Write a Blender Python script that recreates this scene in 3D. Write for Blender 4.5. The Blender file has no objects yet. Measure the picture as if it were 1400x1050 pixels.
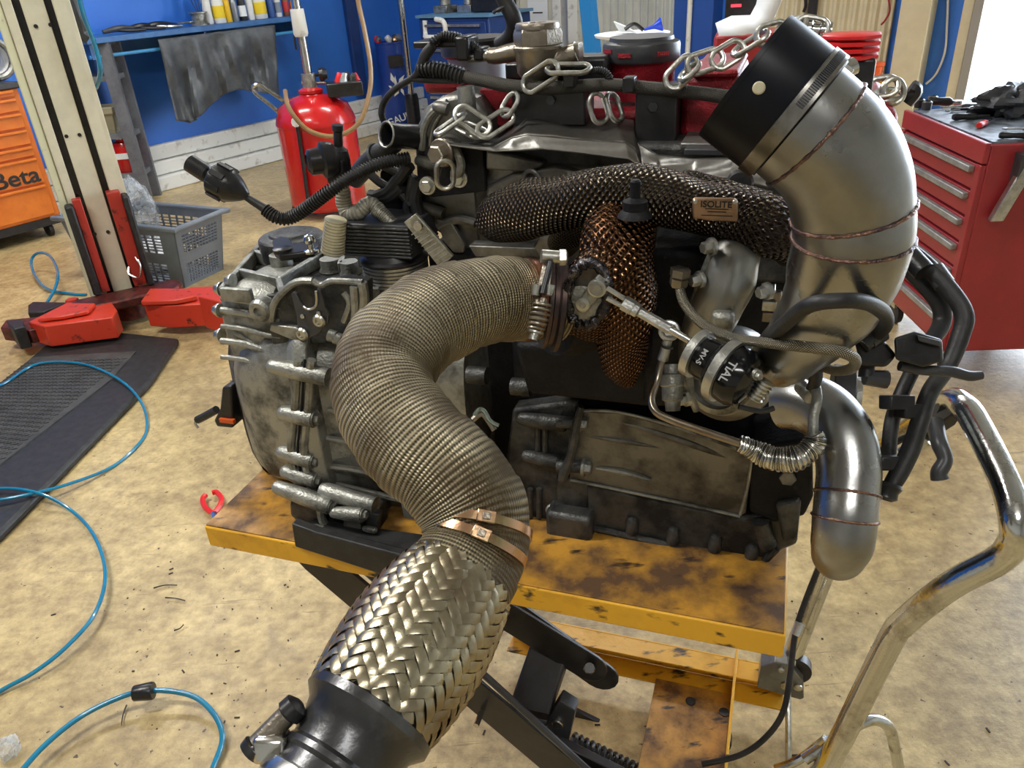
import bpy, bmesh, math, random
from mathutils import Vector as Vv, Matrix
random.seed(4)
SC = bpy.context.scene
COL = SC.collection
PI = math.pi
def V(*a):
    return Vv(a if len(a) > 1 else a[0])
# ------------------------------------------------------------------ camera
F = 1060.0
CAM = V(0, 0, 1.55)
_n = V(128., 1950., F).normalized()
_y = (V(0, 0, 1) - _n * _n[2]).normalized()
_x = _n.cross(_y)
if _x[0] < 0: _x = -_x
def ray(px, py):
    d = V(px - 700, py - 525, F)
    return V(_x.dot(d), _y.dot(d), -_n.dot(d))
FWD = V(_x[2], _y[2], -_n[2]); RGT = V(_x[0], _y[0], -_n[0]); UPV = -V(_x[1], _y[1], -_n[1])
cam = bpy.data.objects.new('camera', bpy.data.cameras.new('camera'))
COL.objects.link(cam)
cam.matrix_world = Matrix.Translation(CAM) @ Matrix((RGT, UPV, -FWD)).transposed().to_4x4()
cam.data.sensor_width = 36; cam.data.lens = 36 * F / 1400
cam.data.clip_start = .02; cam.data.clip_end = 200
SC.camera = cam
# ------------------------------------------------------------------ world, light, exposure
wd = bpy.data.worlds.new('daylight'); SC.world = wd; wd.use_nodes = True
bg = wd.node_tree.nodes['Background']
bg.inputs[0].default_value = (.76, .87, 1, 1); bg.inputs[1].default_value = 10.0
def area(name, loc, target, sx, sy, power, col=(1, 1, 1), portal=False):
    l = bpy.data.lights.new(name, 'AREA'); l.shape = 'RECTANGLE'; l.size = sx; l.size_y = sy
    l.energy = power; l.color = col
    if portal: l.cycles.is_portal = True
    o = bpy.data.objects.new(name, l); COL.objects.link(o); o.location = loc
    o.rotation_euler = (V(target) - V(loc)).to_track_quat('-Z', 'Y').to_euler()
    return o
# tube lamps under the ceiling of the workshop
for (x, y, p, c) in ((-2.2, 1.2, 95, (1, .98, .92)), (-2.4, 4.6, 75, (1, .98, .94)), (.6, 5.2, 60, (1, .99, .96)), (.2, -1.6, 40, (1, .99, .96))):
    area('ceiling_lamp', (x, y, 3.85), (x, y, 0), 1.5, .30, p, c)
SC.view_settings.view_transform = 'Standard'; SC.view_settings.look = 'None'
SC.view_settings.gamma = 1; SC.view_settings.exposure = 0.35
SC.view_settings.use_curve_mapping = False
# ------------------------------------------------------------------ pixel helpers: every point gets a real distance
def G(px, py, z=0.0):
    d = ray(px, py); return CAM + d * ((z - CAM.z) / d.z)
def D(px, py, dep):
    return CAM + ray(px, py) * (dep / F)
TZ = .68                                   # height of the lift table's top
A0 = G(278, 718, TZ); B0 = G(1075, 868, TZ)
_s = 1.01 / (B0 - A0).length
TZ = 1.55 - (1.55 - TZ) * _s
A0 = G(278, 718, TZ); B0 = G(1075, 868, TZ)
EU = (B0 - A0).normalized(); EV = V(-EU.y, EU.x, 0); EW = V(0, 0, 1)
def E_(u, v, w): return A0 + EU * u + EV * v + EW * w
def P(px, py, v):
    d = ray(px, py); return CAM + d * ((v + (A0 - CAM).dot(EV)) / d.dot(EV))
def uw(px, py, v):
    p = P(px, py, v) - A0; return p.dot(EU), p.dot(EW)
def dep(p): return (p - CAM).dot(FWD)
class Pl:                                  # a vertical plane through two floor points
    def __init__(s, a, b, _=None):
        s.a = V(a.x, a.y, 0); s.u = (V(b.x, b.y, 0) - s.a).normalized(); s.n = V(s.u.y, -s.u.x, 0)

    def at(s, px, py, off=0):
        d = ray(px, py); t = (off + (s.a - CAM).dot(s.n)) / d.dot(s.n); return CAM + d * t
    def uz(s, px, py, off=0):
        p = s.at(px, py, off); return (p - s.a).dot(s.u), p.z
    def p(s, u, z, off=0): return s.a + s.u * u + s.n * off + V(0, 0, z)
def facing(px, py, z=0):
    b = G(px, py, z); h = V(b.x, b.y, 0).normalized(); r = V(h.y, -h.x, 0)
    return Pl(b, b + r)
# ------------------------------------------------------------------ materials
def nodes(m):
    nt = m.node_tree; return nt, nt.nodes, nt.links
def mat(name, col, rough=.5, metal=0., col2=None, ns=14, lo=.4, hi=.62, bump=0., bs=120, r2=None, spec=.5, coat=0, trans=0, alpha=1, emit=None, detail=5):
    m = bpy.data.materials.new(name); m.use_nodes = True
    nt, N, L = nodes(m); b = N['Principled BSDF']
    b.inputs['Base Color'].default_value = (*col, 1); b.inputs['Roughness'].default_value = rough
    b.inputs['Metallic'].default_value = metal; b.inputs['Specular IOR Level'].default_value = spec
    b.inputs['Coat Weight'].default_value = coat; b.inputs['Transmission Weight'].default_value = trans
    b.inputs['Alpha'].default_value = alpha
    if emit:
        b.inputs['Emission Color'].default_value = (*emit[0], 1); b.inputs['Emission Strength'].default_value = emit[1]
    tc = N.new('ShaderNodeTexCoord')
    if col2 is not None:
        n = N.new('ShaderNodeTexNoise'); n.inputs['Scale'].default_value = ns; n.inputs['Detail'].default_value = detail
        n.inputs['Roughness'].default_value = .62
        L.new(tc.outputs['Object'], n.inputs['Vector'])
        r = N.new('ShaderNodeValToRGB'); r.color_ramp.elements[0].position = lo; r.color_ramp.elements[1].position = hi
        r.color_ramp.elements[0].color = (*col, 1); r.color_ramp.elements[1].color = (*col2, 1)
        L.new(n.outputs['Fac'], r.inputs['Fac']); L.new(r.outputs['Color'], b.inputs['Base Color'])
        if r2 is not None:
            mr = N.new('ShaderNodeMapRange'); mr.inputs['From Min'].default_value = lo; mr.inputs['From Max'].default_value = hi
            mr.inputs['To Min'].default_value = rough; mr.inputs['To Max'].default_value = r2
            L.new(n.outputs['Fac'], mr.inputs['Value']); L.new(mr.outputs['Result'], b.inputs['Roughness'])
    if bump:
        n2 = N.new('ShaderNodeTexNoise'); n2.inputs['Scale'].default_value = bs; n2.inputs['Detail'].default_value = 3
        L.new(tc.outputs['Object'], n2.inputs['Vector'])
        bp = N.new('ShaderNodeBump'); bp.inputs['Strength'].default_value = bump; bp.inputs['Distance'].default_value = .004
        L.new(n2.outputs['Fac'], bp.inputs['Height']); L.new(bp.outputs['Normal'], b.inputs['Normal'])
    return m
def mnode(N, L, op, a, b=None, c=None):
    n = N.new('ShaderNodeMath'); n.operation = op
    for i, x in enumerate((a, b, c)):
        if x is None: continue
        if isinstance(x, (int, float)): n.inputs[i].default_value = x
        else: L.new(x, n.inputs[i])
    return n.outputs[0]
def weave(name, lowc, highc, rough, metal, fu, fv, kind='diamond', strength=.8, dist=.002, noisec=None, ns=18, lumps=.35, jit=0.):
    """metal cloth / embossed foil on a tube: fu bumps around, fv bumps per metre along"""
    m = bpy.data.materials.new(name); m.use_nodes = True
    nt, N, L = nodes(m); b = N['Principled BSDF']
    tc = N.new('ShaderNodeTexCoord'); sp = N.new('ShaderNodeSeparateXYZ')
    L.new(tc.outputs['UV'], sp.inputs[0])
    nz = N.new('ShaderNodeTexNoise'); nz.inputs['Scale'].default_value = ns; nz.inputs['Detail'].default_value = 4
    L.new(tc.outputs['Object'], nz.inputs['Vector'])
    ph = mnode(N, L, 'MULTIPLY', nz.outputs['Fac'], jit)
    U = mnode(N, L, 'ADD', mnode(N, L, 'MULTIPLY', sp.outputs[0], 2 * PI * fu), ph)
    W = mnode(N, L, 'ADD', mnode(N, L, 'MULTIPLY', sp.outputs[1], 2 * PI * fv), ph)
    if kind == 'diamond':
        a = mnode(N, L, 'SINE', mnode(N, L, 'ADD', U, W)); c = mnode(N, L, 'SINE', mnode(N, L, 'SUBTRACT', U, W))
        h = mnode(N, L, 'MULTIPLY_ADD', mnode(N, L, 'MULTIPLY', mnode(N, L, 'ADD', a, 1), mnode(N, L, 'ADD', c, 1)), .25, 0)
    elif kind == 'grid':
        a = mnode(N, L, 'SINE', U); c = mnode(N, L, 'SINE', W)
        h = mnode(N, L, 'MULTIPLY_ADD', mnode(N, L, 'MULTIPLY', mnode(N, L, 'ADD', a, 1), mnode(N, L, 'ADD', c, 1)), .25, 0)
    else:                                   # ribs along the circumference, thinner threads across
        a = mnode(N, L, 'SINE', W); c = mnode(N, L, 'SINE', U)
        h = mnode(N, L, 'ADD', mnode(N, L, 'MULTIPLY_ADD', a, .36, .36), mnode(N, L, 'MULTIPLY_ADD', c, .14, .14))
    hh = mnode(N, L, 'ADD', h, mnode(N, L, 'MULTIPLY', nz.outputs['Fac'], lumps))
    r = N.new('ShaderNodeValToRGB'); r.color_ramp.elements[0].position = .1; r.color_ramp.elements[1].position = .75
    r.color_ramp.elements[0].color = (*lowc, 1); r.color_ramp.elements[1].color = (*highc, 1)
    L.new(h, r.inputs['Fac'])
    out = r.outputs['Color']
    if noisec:
        n3 = N.new('ShaderNodeTexNoise'); n3.inputs['Scale'].default_value = ns * .6; n3.inputs['Detail'].default_value = 6
        L.new(tc.outputs['Object'], n3.inputs['Vector'])
        r3 = N.new('ShaderNodeValToRGB'); r3.color_ramp.elements[0].position = .46; r3.color_ramp.elements[1].position = .62
        mx = N.new('ShaderNodeMixRGB'); L.new(n3.outputs['Fac'], r3.inputs['Fac']); L.new(r3.outputs['Color'], mx.inputs['Fac'])
        L.new(out, mx.inputs['Color1']); mx.inputs['Color2'].default_value = (*noisec, 1); out = mx.outputs['Color']
    L.new(out, b.inputs['Base Color'])
    bp = N.new('ShaderNodeBump'); bp.inputs['Strength'].default_value = strength; bp.inputs['Distance'].default_value = dist
    L.new(hh, bp.inputs['Height']); L.new(bp.outputs['Normal'], b.inputs['Normal'])
    b.inputs['Roughness'].default_value = rough; b.inputs['Metallic'].default_value = metal
    return m
ALU = mat('cast aluminium', (.37, .37, .335), .40, .75, (.09, .088, .075), 17, .44, .66, .35, 260, .6)
ALUD = mat('oily cast aluminium', (.10, .10, .095), .42, .6, (.026, .026, .027), 18, .4, .62, .4, 200, .6)
ALUL = mat('clean aluminium', (.56, .56, .53), .33, .9, (.38, .38, .36), 30, .4, .6, .12, 300)
PAN = mat('stained shield aluminium', (.20, .195, .18), .36, .8, (.07, .065, .055), 14, .42, .64, .2, 160, .55)
STEEL = mat('bright steel', (.66, .65, .62), .24, 1, (.45, .44, .4), 40, .45, .65, .05, 300)
ZINC = mat('zinc plated steel', (.60, .60, .56), .33, 1, (.36, .34, .27), 60, .45, .65, .1, 300)
CHROME = mat('worn chrome', (.62, .63, .62), .14, 1, (.33, .31, .27), 22, .5, .72, .06, 200, .4)
BLACK = mat('black plastic', (.009, .009, .010), .32, 0, (.018, .018, .02), 30, .4, .6, .1, 200)
RUB = mat('black rubber', (.010, .010, .011), .5, 0, (.022, .022, .022), 30, .4, .6, .12, 300)
DARK = mat('dark oily iron', (.006, .006, .008), .55, 0, (.016, .016, .017), 18, .45, .7, .35, 150, spec=.22)
BSTEEL = mat('black painted steel', (.012, .012, .014), .33, 0, (.022, .021, .022), 30, .4, .6, .05, 200)
REDM = mat('red crackle paint', (.36, .012, .022), .38, 0, (.22, .008, .016), 25, .4, .6, .5, 420)
REDB = mat('bright red plastic', (.70, .02, .02), .3, 0, bump=.1)
REDT = mat('red gloss tank paint', (.56, .012, .012), .22, 0, (.42, .010, .010), 6, .4, .65, .05, 60, coat=.3)
REDC = mat('red cabinet enamel', (.36, .028, .034), .33, 0, (.30, .024, .03), 7, .4, .62, .05, 60)
REDL = mat('chipped red lift paint', (.60, .045, .018), .42, 0, (.10, .018, .012), 22, .6, .7, .12, 120)
MARO = mat('greasy maroon iron', (.16, .03, .025), .42, .3, (.05, .015, .012), 30, .4, .6, .2, 150)
ORA = mat('orange enamel', (.74, .20, .022), .38, 0, (.62, .15, .015), 6, .4, .62, .05, 90)
CREAM = mat('cream painted steel', (.66, .62, .47), .5, 0, (.58, .55, .42), 8, .4, .62, .05, 90)
PGREEN = mat('pale greenish cream paint', (.66, .66, .46), .5, 0, (.42, .40, .28), 30, .62, .72, .05, 90)
BLUE = mat('blue wall paint', (.030, .17, .64), .5, 0, (.025, .145, .58), 3, .35, .65, .12, 60)
BLUED = mat('dark blue enamel', (.013, .045, .19), .4, 0, (.010, .035, .15), 6, .4, .6, .03, 60)
BLUES = mat('blue shelf paint', (.035, .14, .36), .45, 0, (.025, .10, .28), 8, .4, .6, .05, 60)
WCREAM = mat('cream corrugated sheet', (.62, .55, .38), .5, 0, (.56, .49, .33), 5, .4, .6, .03, 60)
WGREY = mat('pale grey corrugated sheet', (.55, .56, .52), .5, 0, (.48, .50, .47), 5, .4, .6, .03, 60)
WHITE = mat('white painted timber', (.72, .72, .68), .55, 0, (.40, .38, .33), 14, .55, .72, .15, 60)
PAPER = mat('white paper', (.80, .82, .82), .7)
HOSEB = mat('blue air hose', (.012, .21, .36), .2, 0, (.010, .17, .31), 9, .4, .6, coat=.5)
GREYP = mat('grey basket plastic', (.16, .18, .21), .42, 0, (.13, .15, .175), 9, .4, .6, .05, 90)
FRAME = mat('grey shelf steel', (.16, .17, .19), .5, 0, (.11, .115, .13), 10, .4, .6, .05, 90)
CLOTH = mat('charcoal waxed cloth', (.105, .115, .125), .48, 0, (.065, .07, .078), 9, .4, .6, .3, 70)
COPPER = mat('heat tinted steel band', (.58, .33, .20), .24, 1, (.50, .40, .22), 30, .4, .6, .05, 200)
BRASS = mat('brownish cast housing', (.33, .29, .235), .34, .85, (.22, .19, .15), 22, .4, .6, .15, 300)
SHIELD = mat('grey heat shield sheet', (.22, .215, .20), .32, .85, (.13, .12, .105), 10, .4, .64, .12, 60, .5)
HEADM = mat('bare cylinder head casting', (.24, .235, .215), .40, .7, (.09, .085, .08), 12, .42, .62, .25, 120, .55)
TITAN = mat('brushed stainless tube', (.35, .35, .34), .26, 1, (.235, .235, .225), 9, .38, .66, .03, 260, .42)
WELD = mat('weld bead', (.30, .17, .12), .3, 1, (.10, .07, .08), 60, .4, .6, .5, 400)
CLEAR = mat('clear plastic film', (.75, .80, .82), .12, 0, (.5, .55, .6), 30, .4, .6, .8, 60, alpha=.35)
BOTW = mat('white plastic bottle', (.72, .72, .70), .35); BOTY = mat('yellow plastic bottle', (.75, .47, .02), .35)
BOTG = mat('grey tin', (.25, .27, .30), .35, .5); YELL = mat('yellow label', (.80, .58, .02), .5)
TAPE = mat('silver braided sleeve', (.50, .49, .43), .38, .7, (.30, .29, .24), 60, .4, .6, .3, 300)
IVORY = mat('ivory plastic', (.60, .55, .38), .45, 0, (.45, .40, .27), 20, .4, .6)
DEB = mat('dark debris', (.02, .017, .014), .6)
BGREY = mat('charcoal enamel', (.05, .052, .057), .38, 0, (.035, .036, .04), 20, .4, .6, .05, 100)
SOOT = mat('sooty cone steel', (.085, .085, .088), .3, .85, (.20, .20, .20), 12, .5, .7, .1, 120, .4)
WRAP = weave('titanium exhaust wrap', (.040, .032, .018), (.40, .34, .215), .42, .5, 110, 235, 'rib', .9, .0018, (.11, .082, .045), 22, .5, 2.2)  # yellowish rib highlights and shadow-side brown, as patches, put into the wrap's colour
FOIL = weave('embossed bronze foil blanket', (.03, .024, .018), (.33, .26, .17), .22, 1, 22, 130, 'diamond', 1.0, .0042, (.045, .035, .03), 14, .5, 2.5)
FOILB = weave('rust brown foil blanket', (.05, .026, .014), (.33, .18, .095), .25, 1, 24, 130, 'diamond', 1.0, .004, (.10, .045, .02), 14, .5, 2.5)
SSB = weave('stainless braid', (.10, .09, .065), (.58, .54, .44), .32, .9, 14, 420, 'diamond', .8, .0008, None, 18, .1)
LOOMW = weave('dark woven loom', (.02, .018, .014), (.16, .145, .115), .6, .1, 18, 480, 'diamond', .8, .0008, None, 18, .1)
FOILW = weave('crinkled foil sleeve', (.22, .21, .18), (.68, .67, .61), .24, 1, 1, 260, 'rib', 1.0, .002, None, 40, 1.5, 3)
# yellow platform paint with grime
def grime_yellow(name, c1, c2, lo, hi):
    m = mat(name, c1, .38, 0, c2, 9, lo, hi, .2, 60, .6, detail=12)
    nt, N, L = nodes(m); b = N['Principled BSDF']
    tc = N.new('ShaderNodeTexCoord'); vo = N.new('ShaderNodeTexNoise'); vo.inputs['Scale'].default_value = 42; vo.inputs['Detail'].default_value = 8
    mp = N.new('ShaderNodeMapping'); mp.inputs['Scale'].default_value = (.35, 1, 1); L.new(tc.outputs['Object'], mp.inputs[0]); L.new(mp.outputs[0], vo.inputs['Vector'])
    r = N.new('ShaderNodeValToRGB'); r.color_ramp.elements[0].position = .60; r.color_ramp.elements[1].position = .68
    L.new(vo.outputs['Fac'], r.inputs['Fac']); mx = N.new('ShaderNodeMixRGB')
    old = b.inputs['Base Color'].links[0].from_socket
    L.new(r.outputs['Color'], mx.inputs['Fac']); L.new(old, mx.inputs['Color1']); mx.inputs['Color2'].default_value = (.035, .02, .012, 1)
    L.new(mx.outputs['Color'], b.inputs['Base Color'])
    return m
YTOP = grime_yellow('greasy yellow platform paint', (.55, .27, .035), (.10, .050, .022), .40, .60)
YSIDE = grime_yellow('yellow frame paint', (.80, .42, .025), (.50, .24, .02), .55, .8)
# floor
def floor_mat():
    m = bpy.data.materials.new('painted concrete floor'); m.use_nodes = True
    nt, N, L = nodes(m); b = N['Principled BSDF']; tc = N.new('ShaderNodeTexCoord')
    def noise(s, d=6, r=.6, v=None):
        n = N.new('ShaderNodeTexNoise'); n.inputs['Scale'].default_value = s; n.inputs['Detail'].default_value = d; n.inputs['Roughness'].default_value = r
        L.new(v or tc.outputs['Object'], n.inputs['Vector']); return n.outputs['Fac']
    def ramp(f, p0, c0, p1, c1):
        r = N.new('ShaderNodeValToRGB'); r.color_ramp.elements[0].position = p0; r.color_ramp.elements[1].position = p1
        r.color_ramp.elements[0].color = (*c0, 1); r.color_ramp.elements[1].color = (*c1, 1); L.new(f, r.inputs['Fac']); return r.outputs['Color']
    def mix(f, a, c, t='MIX'):
        n = N.new('ShaderNodeMixRGB'); n.blend_type = t
        for i, x in enumerate((f, a, c)):
            if isinstance(x, (float, int)): n.inputs[i].default_value = x
            elif isinstance(x, tuple): n.inputs[i].default_value = (*x, 1)
            else: L.new(x, n.inputs[i])
        return n.outputs[0]
    base = ramp(noise(26, 10, .7), .32, (.36, .26, .125), .68, (.72, .56, .27))
    big = ramp(noise(1.6, 8, .65), .38, (.62, .60, .58), .62, (1, 1, 1))
    c = mix(1.0, base, big, 'MULTIPLY')
    sp = ramp(noise(55, 3, .5), .70, (0, 0, 0), .74, (1, 1, 1))
    c = mix(sp, c, (.07, .045, .025))
    mp = N.new('ShaderNodeMapping'); mp.inputs['Rotation'].default_value = (0, 0, .6); mp.inputs['Scale'].default_value = (1, 14, 1)
    L.new(tc.outputs['Object'], mp.inputs[0])
    sc = ramp(noise(2.6, 6, .7, mp.outputs[0]), .63, (0, 0, 0), .69, (.6, .6, .6))
    c = mix(sc, c, (.16, .11, .07))
    sp2 = ramp(noise(7, 7, .7), .61, (0, 0, 0), .72, (.7, .7, .7))
    c = mix(sp2, c, (.25, .17, .09))
    L.new(c, b.inputs['Base Color'])
    rr = N.new('ShaderNodeMapRange'); L.new(noise(9, 6), rr.inputs['Value']); rr.inputs['To Min'].default_value = .16; rr.inputs['To Max'].default_value = .55
    L.new(rr.outputs[0], b.inputs['Roughness'])
    bp = N.new('ShaderNodeBump'); bp.inputs['Strength'].default_value = .35; bp.inputs['Distance'].default_value = .004
    L.new(noise(60, 6, .7), bp.inputs['Height']); L.new(bp.outputs['Normal'], b.inputs['Normal'])
    return m
FLOOR = floor_mat()
# ------------------------------------------------------------------ mesh builder
WL = {}
def tag(o, label=None, cat=None, group=None, kind=None):
    if label: o['label'] = label
    if cat: o['category'] = cat
    if group: o['group'] = group
    if kind: o['kind'] = kind
    return o
def thing(name, label, cat, loc, group=None):
    o = bpy.data.objects.new(name, None); COL.objects.link(o); o.location = loc; o.empty_display_size = .05
    WL[o.name] = V(loc); return tag(o, label, cat, group)
def frame(axis):
    a = V(axis).normalized(); t = V(0, 0, 1) if abs(a.z) < .9 else V(1, 0, 0)
    x = a.cross(t).normalized(); return x, a.cross(x).normalized(), a
def catmull(pts, rs, sub):
    if len(pts) < 3 or sub <= 1: return [V(p) for p in pts], list(rs)
    o, r = [], []; n = len(pts)
    for i in range(n - 1):
        p0 = pts[max(i - 1, 0)]; p1 = pts[i]; p2 = pts[i + 1]; p3 = pts[min(i + 2, n - 1)]
        for k in range(sub):
            t = k / sub; t2 = t * t; t3 = t2 * t
            o.append(.5 * ((2 * p1) + (p2 - p0) * t + (2 * p0 - 5 * p1 + 4 * p2 - p3) * t2 + (3 * p1 - p0 - 3 * p2 + p3) * t3))
            s = t * t * (3 - 2 * t); r.append(rs[i] * (1 - s) + rs[i + 1] * s)
    o.append(V(pts[-1])); r.append(rs[-1]); return o, r
def resample(pts, rs, step):
    L = [0]
    for a, b in zip(pts, pts[1:]): L.append(L[-1] + (b - a).length)
    n = max(2, int(L[-1] / step)); o, r, s = [], [], []; j = 0
    for i in range(n + 1):
        d = L[-1] * i / n
        while j < len(L) - 2 and L[j + 1] < d: j += 1
        t = (d - L[j]) / max(1e-9, L[j + 1] - L[j]); o.append(pts[j].lerp(pts[j + 1], min(t, 1))); r.append(rs[j] * (1 - t) + rs[j + 1] * t); s.append(d)
    return o, r, s
class M:
    def __init__(s): s.v = []; s.f = []; s.uv = {}
    def add(s, vs, fs, uvs=None):
        b = len(s.v); s.v += [V(x) for x in vs]
        for i, f in enumerate(fs):
            if uvs: s.uv[len(s.f)] = uvs[i]
            s.f.append(tuple(b + k for k in f))
        return s
    def box(s, c, x, y, z):                 # centre, three half vectors
        c, x, y, z = V(c), V(x), V(y), V(z)
        if x.cross(y).dot(z) < 0: x = -x
        vs = [c + x * i + y * j + z * k for k in (-1, 1) for j in (-1, 1) for i in (-1, 1)]
        return s.add(vs, [(0, 2, 3, 1), (4, 5, 7, 6), (0, 1, 5, 4), (2, 6, 7, 3), (0, 4, 6, 2), (1, 3, 7, 5)])
    def ebox(s, u0, u1, v0, v1, w0, w1):    # box in the engine's own axes
        return s.box(E_((u0 + u1) / 2, (v0 + v1) / 2, (w0 + w1) / 2), EU * (u1 - u0) / 2, EV * (v1 - v0) / 2, EW * (w1 - w0) / 2)
    def prism(s, poly, vec):
        poly = [V(p) for p in poly]; vec = V(vec); n = len(poly)
        nn = V(0, 0, 0)
        for i in range(n): nn += poly[i].cross(poly[(i + 1) % n])
        if nn.dot(vec) > 0: poly = poly[::-1]
        vs = poly + [p + vec for p in poly]
        return s.add(vs, [tuple(range(n)), tuple(range(2 * n - 1, n - 1, -1))] + [(i, i + n, (i + 1) % n + n, (i + 1) % n) for i in range(n)])
    def tube(s, pts, r, seg=14, sub=6, cap=True, rip=None, closed=False, fn=None, step=None):
        pts = [V(p) for p in pts]; rs = list(r) if isinstance(r, (list, tuple)) else [r] * len(pts)
        if closed:
            k = len(pts); e = pts[-2:] + pts + pts[:2]; er = rs[-2:] + rs + rs[:2]
            q, qr = catmull(e, er, sub); q = q[2 * sub:(2 + k) * sub]; qr = qr[2 * sub:(2 + k) * sub]; cap = False
        else: q, qr = catmull(pts, rs, sub)
        if rip and not step: step = rip[1] / 4
        if step: q, qr, ss = resample(q, qr, step)
        else:
            ss = [0]
            for a, b in zip(q, q[1:]): ss.append(ss[-1] + (b - a).length)
        n = len(q); vs = []; d0 = (q[1] - q[0]).normalized(); x, y, _ = frame(d0); prev = d0
        for i in range(n):
            if closed: d = (q[(i + 1) % n] - q[i - 1]).normalized()
            else: d = (q[min(i + 1, n - 1)] - q[max(i - 1, 0)]).normalized()
            ax = prev.cross(d)
            if ax.length > 1e-7:
                R = Matrix.Rotation(prev.angle(d), 3, ax.normalized()); x = R @ x
            x = (x - d * x.dot(d)).normalized(); y = d.cross(x); prev = d
            rr = qr[i]
            if rip: rr += rip[0] * (1 if i % 4 in (1, 2) else -1)
            for k in range(seg):
                a = 2 * PI * k / seg; ra = rr + (fn(ss[i], a) if fn else 0)
                vs.append(q[i] + (x * math.cos(a) + y * math.sin(a)) * ra)
        fs, uvs = [], []
        for i in range(n if closed else n - 1):
            j = (i + 1) % n
            for k in range(seg):
                l = (k + 1) % seg; fs.append((i * seg + k, i * seg + l, j * seg + l, j * seg + k))
                s1 = ss[i]; s2 = ss[j] if j else ss[i] + .002
                uvs.append(((k / seg, s1), ((k + 1) / seg, s1), ((k + 1) / seg, s2), (k / seg, s2)))
        if cap:
            fs.append(tuple(range(seg))[::-1]); uvs.append(((0, 0),) * seg)
            fs.append(tuple((n - 1) * seg + k for k in range(seg))); uvs.append(((0, 0),) * seg)
        return s.add(vs, fs, uvs)
    def lathe(s, o, axis, prof, seg=24, cap=True, ph=0.):      # prof: (radius, height)
        x, y, a = frame(axis); o = V(o); vs = []
        for (r, h) in prof:
            for k in range(seg):
                t = 2 * PI * k / seg + ph; vs.append(o + a * h + (x * math.cos(t) + y * math.sin(t)) * r)
        fs, uvs = [], []
        for i in range(len(prof) - 1):
            for k in range(seg):
                l = (k + 1) % seg; fs.append((i * seg + k, (i + 1) * seg + k, (i + 1) * seg + l, i * seg + l))
                uvs.append(((k / seg, prof[i][1]), (k / seg, prof[i + 1][1]), ((k + 1) / seg, prof[i + 1][1]), ((k + 1) / seg, prof[i][1])))
        if prof[-1][1] >= prof[0][1]:
            fs = [f[::-1] for f in fs]; uvs = [u[::-1] for u in uvs]
        if cap:
            up = prof[-1][1] >= prof[0][1]
            e0 = tuple(range(seg)); e1 = tuple((len(prof) - 1) * seg + k for k in range(seg))
            fs += [e0 if up else e0[::-1], e1[::-1] if up else e1]; uvs += [((0, 0),) * seg] * 2
        return s.add(vs, fs, uvs)
    def bolt(s, p, axis, r=.008, h=.008, washer=True):
        a = V(axis).normalized(); p = V(p)
        if washer: s.lathe(p, a, [(r * 1.45, -.002), (r * 1.45, .0015), (r * 1.35, .003)], 16)
        s.lathe(p, a, [(r, .001), (r, h), (r * .86, h + .0015)], 6)
        return s
    def cyl(s, a, b, r, r2=None, seg=16):
        a, b = V(a), V(b); return s.lathe(a, b - a, [(r, 0), (r2 if r2 is not None else r, (b - a).length)], seg)
    def rod(s, a, b, r, seg=10): return s.cyl(a, b, r, r, seg)
    def loft(s, secs, cap=True):
        n = len(secs[0]); vs = [p for sec in secs for p in sec]; fs = []
        for i in range(len(secs) - 1):
            for k in range(n):
                l = (k + 1) % n; fs.append((i * n + k, i * n + l, (i + 1) * n + l, (i + 1) * n + k))
        if cap: fs += [tuple(range(n))[::-1], tuple((len(secs) - 1) * n + k for k in range(n))]
        return s.add(vs, fs)
    def torus(s, c, axis, R, r, seg=28, ms=8):
        x, y, a = frame(axis); c = V(c)
        return s.tube([c + (x * math.cos(2 * PI * i / seg) + y * math.sin(2 * PI * i / seg)) * R for i in range(seg)], r, ms, 1, closed=True)
    def obj(s, name, m, parent=None, label=None, cat=None, group=None, kind=None, bevel=0, angle=35, mod=None, org=None):
        me = bpy.data.meshes.new(name)
        lo = V(min(v.x for v in s.v), min(v.y for v in s.v), min(v.z for v in s.v)); hi = V(max(v.x for v in s.v), max(v.y for v in s.v), max(v.z for v in s.v))
        c = V((lo.x + hi.x) / 2, (lo.y + hi.y) / 2, lo.z) if org is None else V(org)
        me.from_pydata([v - c for v in s.v], [], s.f)
        if s.uv:
            uvl = me.uv_layers.new(name='UVMap')
            for i, uv in s.uv.items():
                p = me.polygons[i]
                for k, li in enumerate(p.loop_indices): uvl.data[li].uv = uv[k]
        me.validate()
        bm = bmesh.new(); bm.from_mesh(me); bmesh.ops.recalc_face_normals(bm, faces=bm.faces); bm.to_mesh(me); bm.free()
        me.shade_smooth(); me.set_sharp_from_angle(angle=math.radians(angle))
        me.materials.append(m)
        o = bpy.data.objects.new(name, me); COL.objects.link(o)
        if parent: o.parent = parent; o.location = c - WL[parent.name]
        else: o.location = c
        WL[o.name] = c
        if bevel:
            bv = o.modifiers.new('bevel', 'BEVEL'); bv.width = bevel; bv.segments = 2; bv.limit_method = 'ANGLE'; bv.angle_limit = math.radians(38)
        return tag(o, label, cat, group, kind)
def struct(o): o['kind'] = 'structure'; return o
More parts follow.
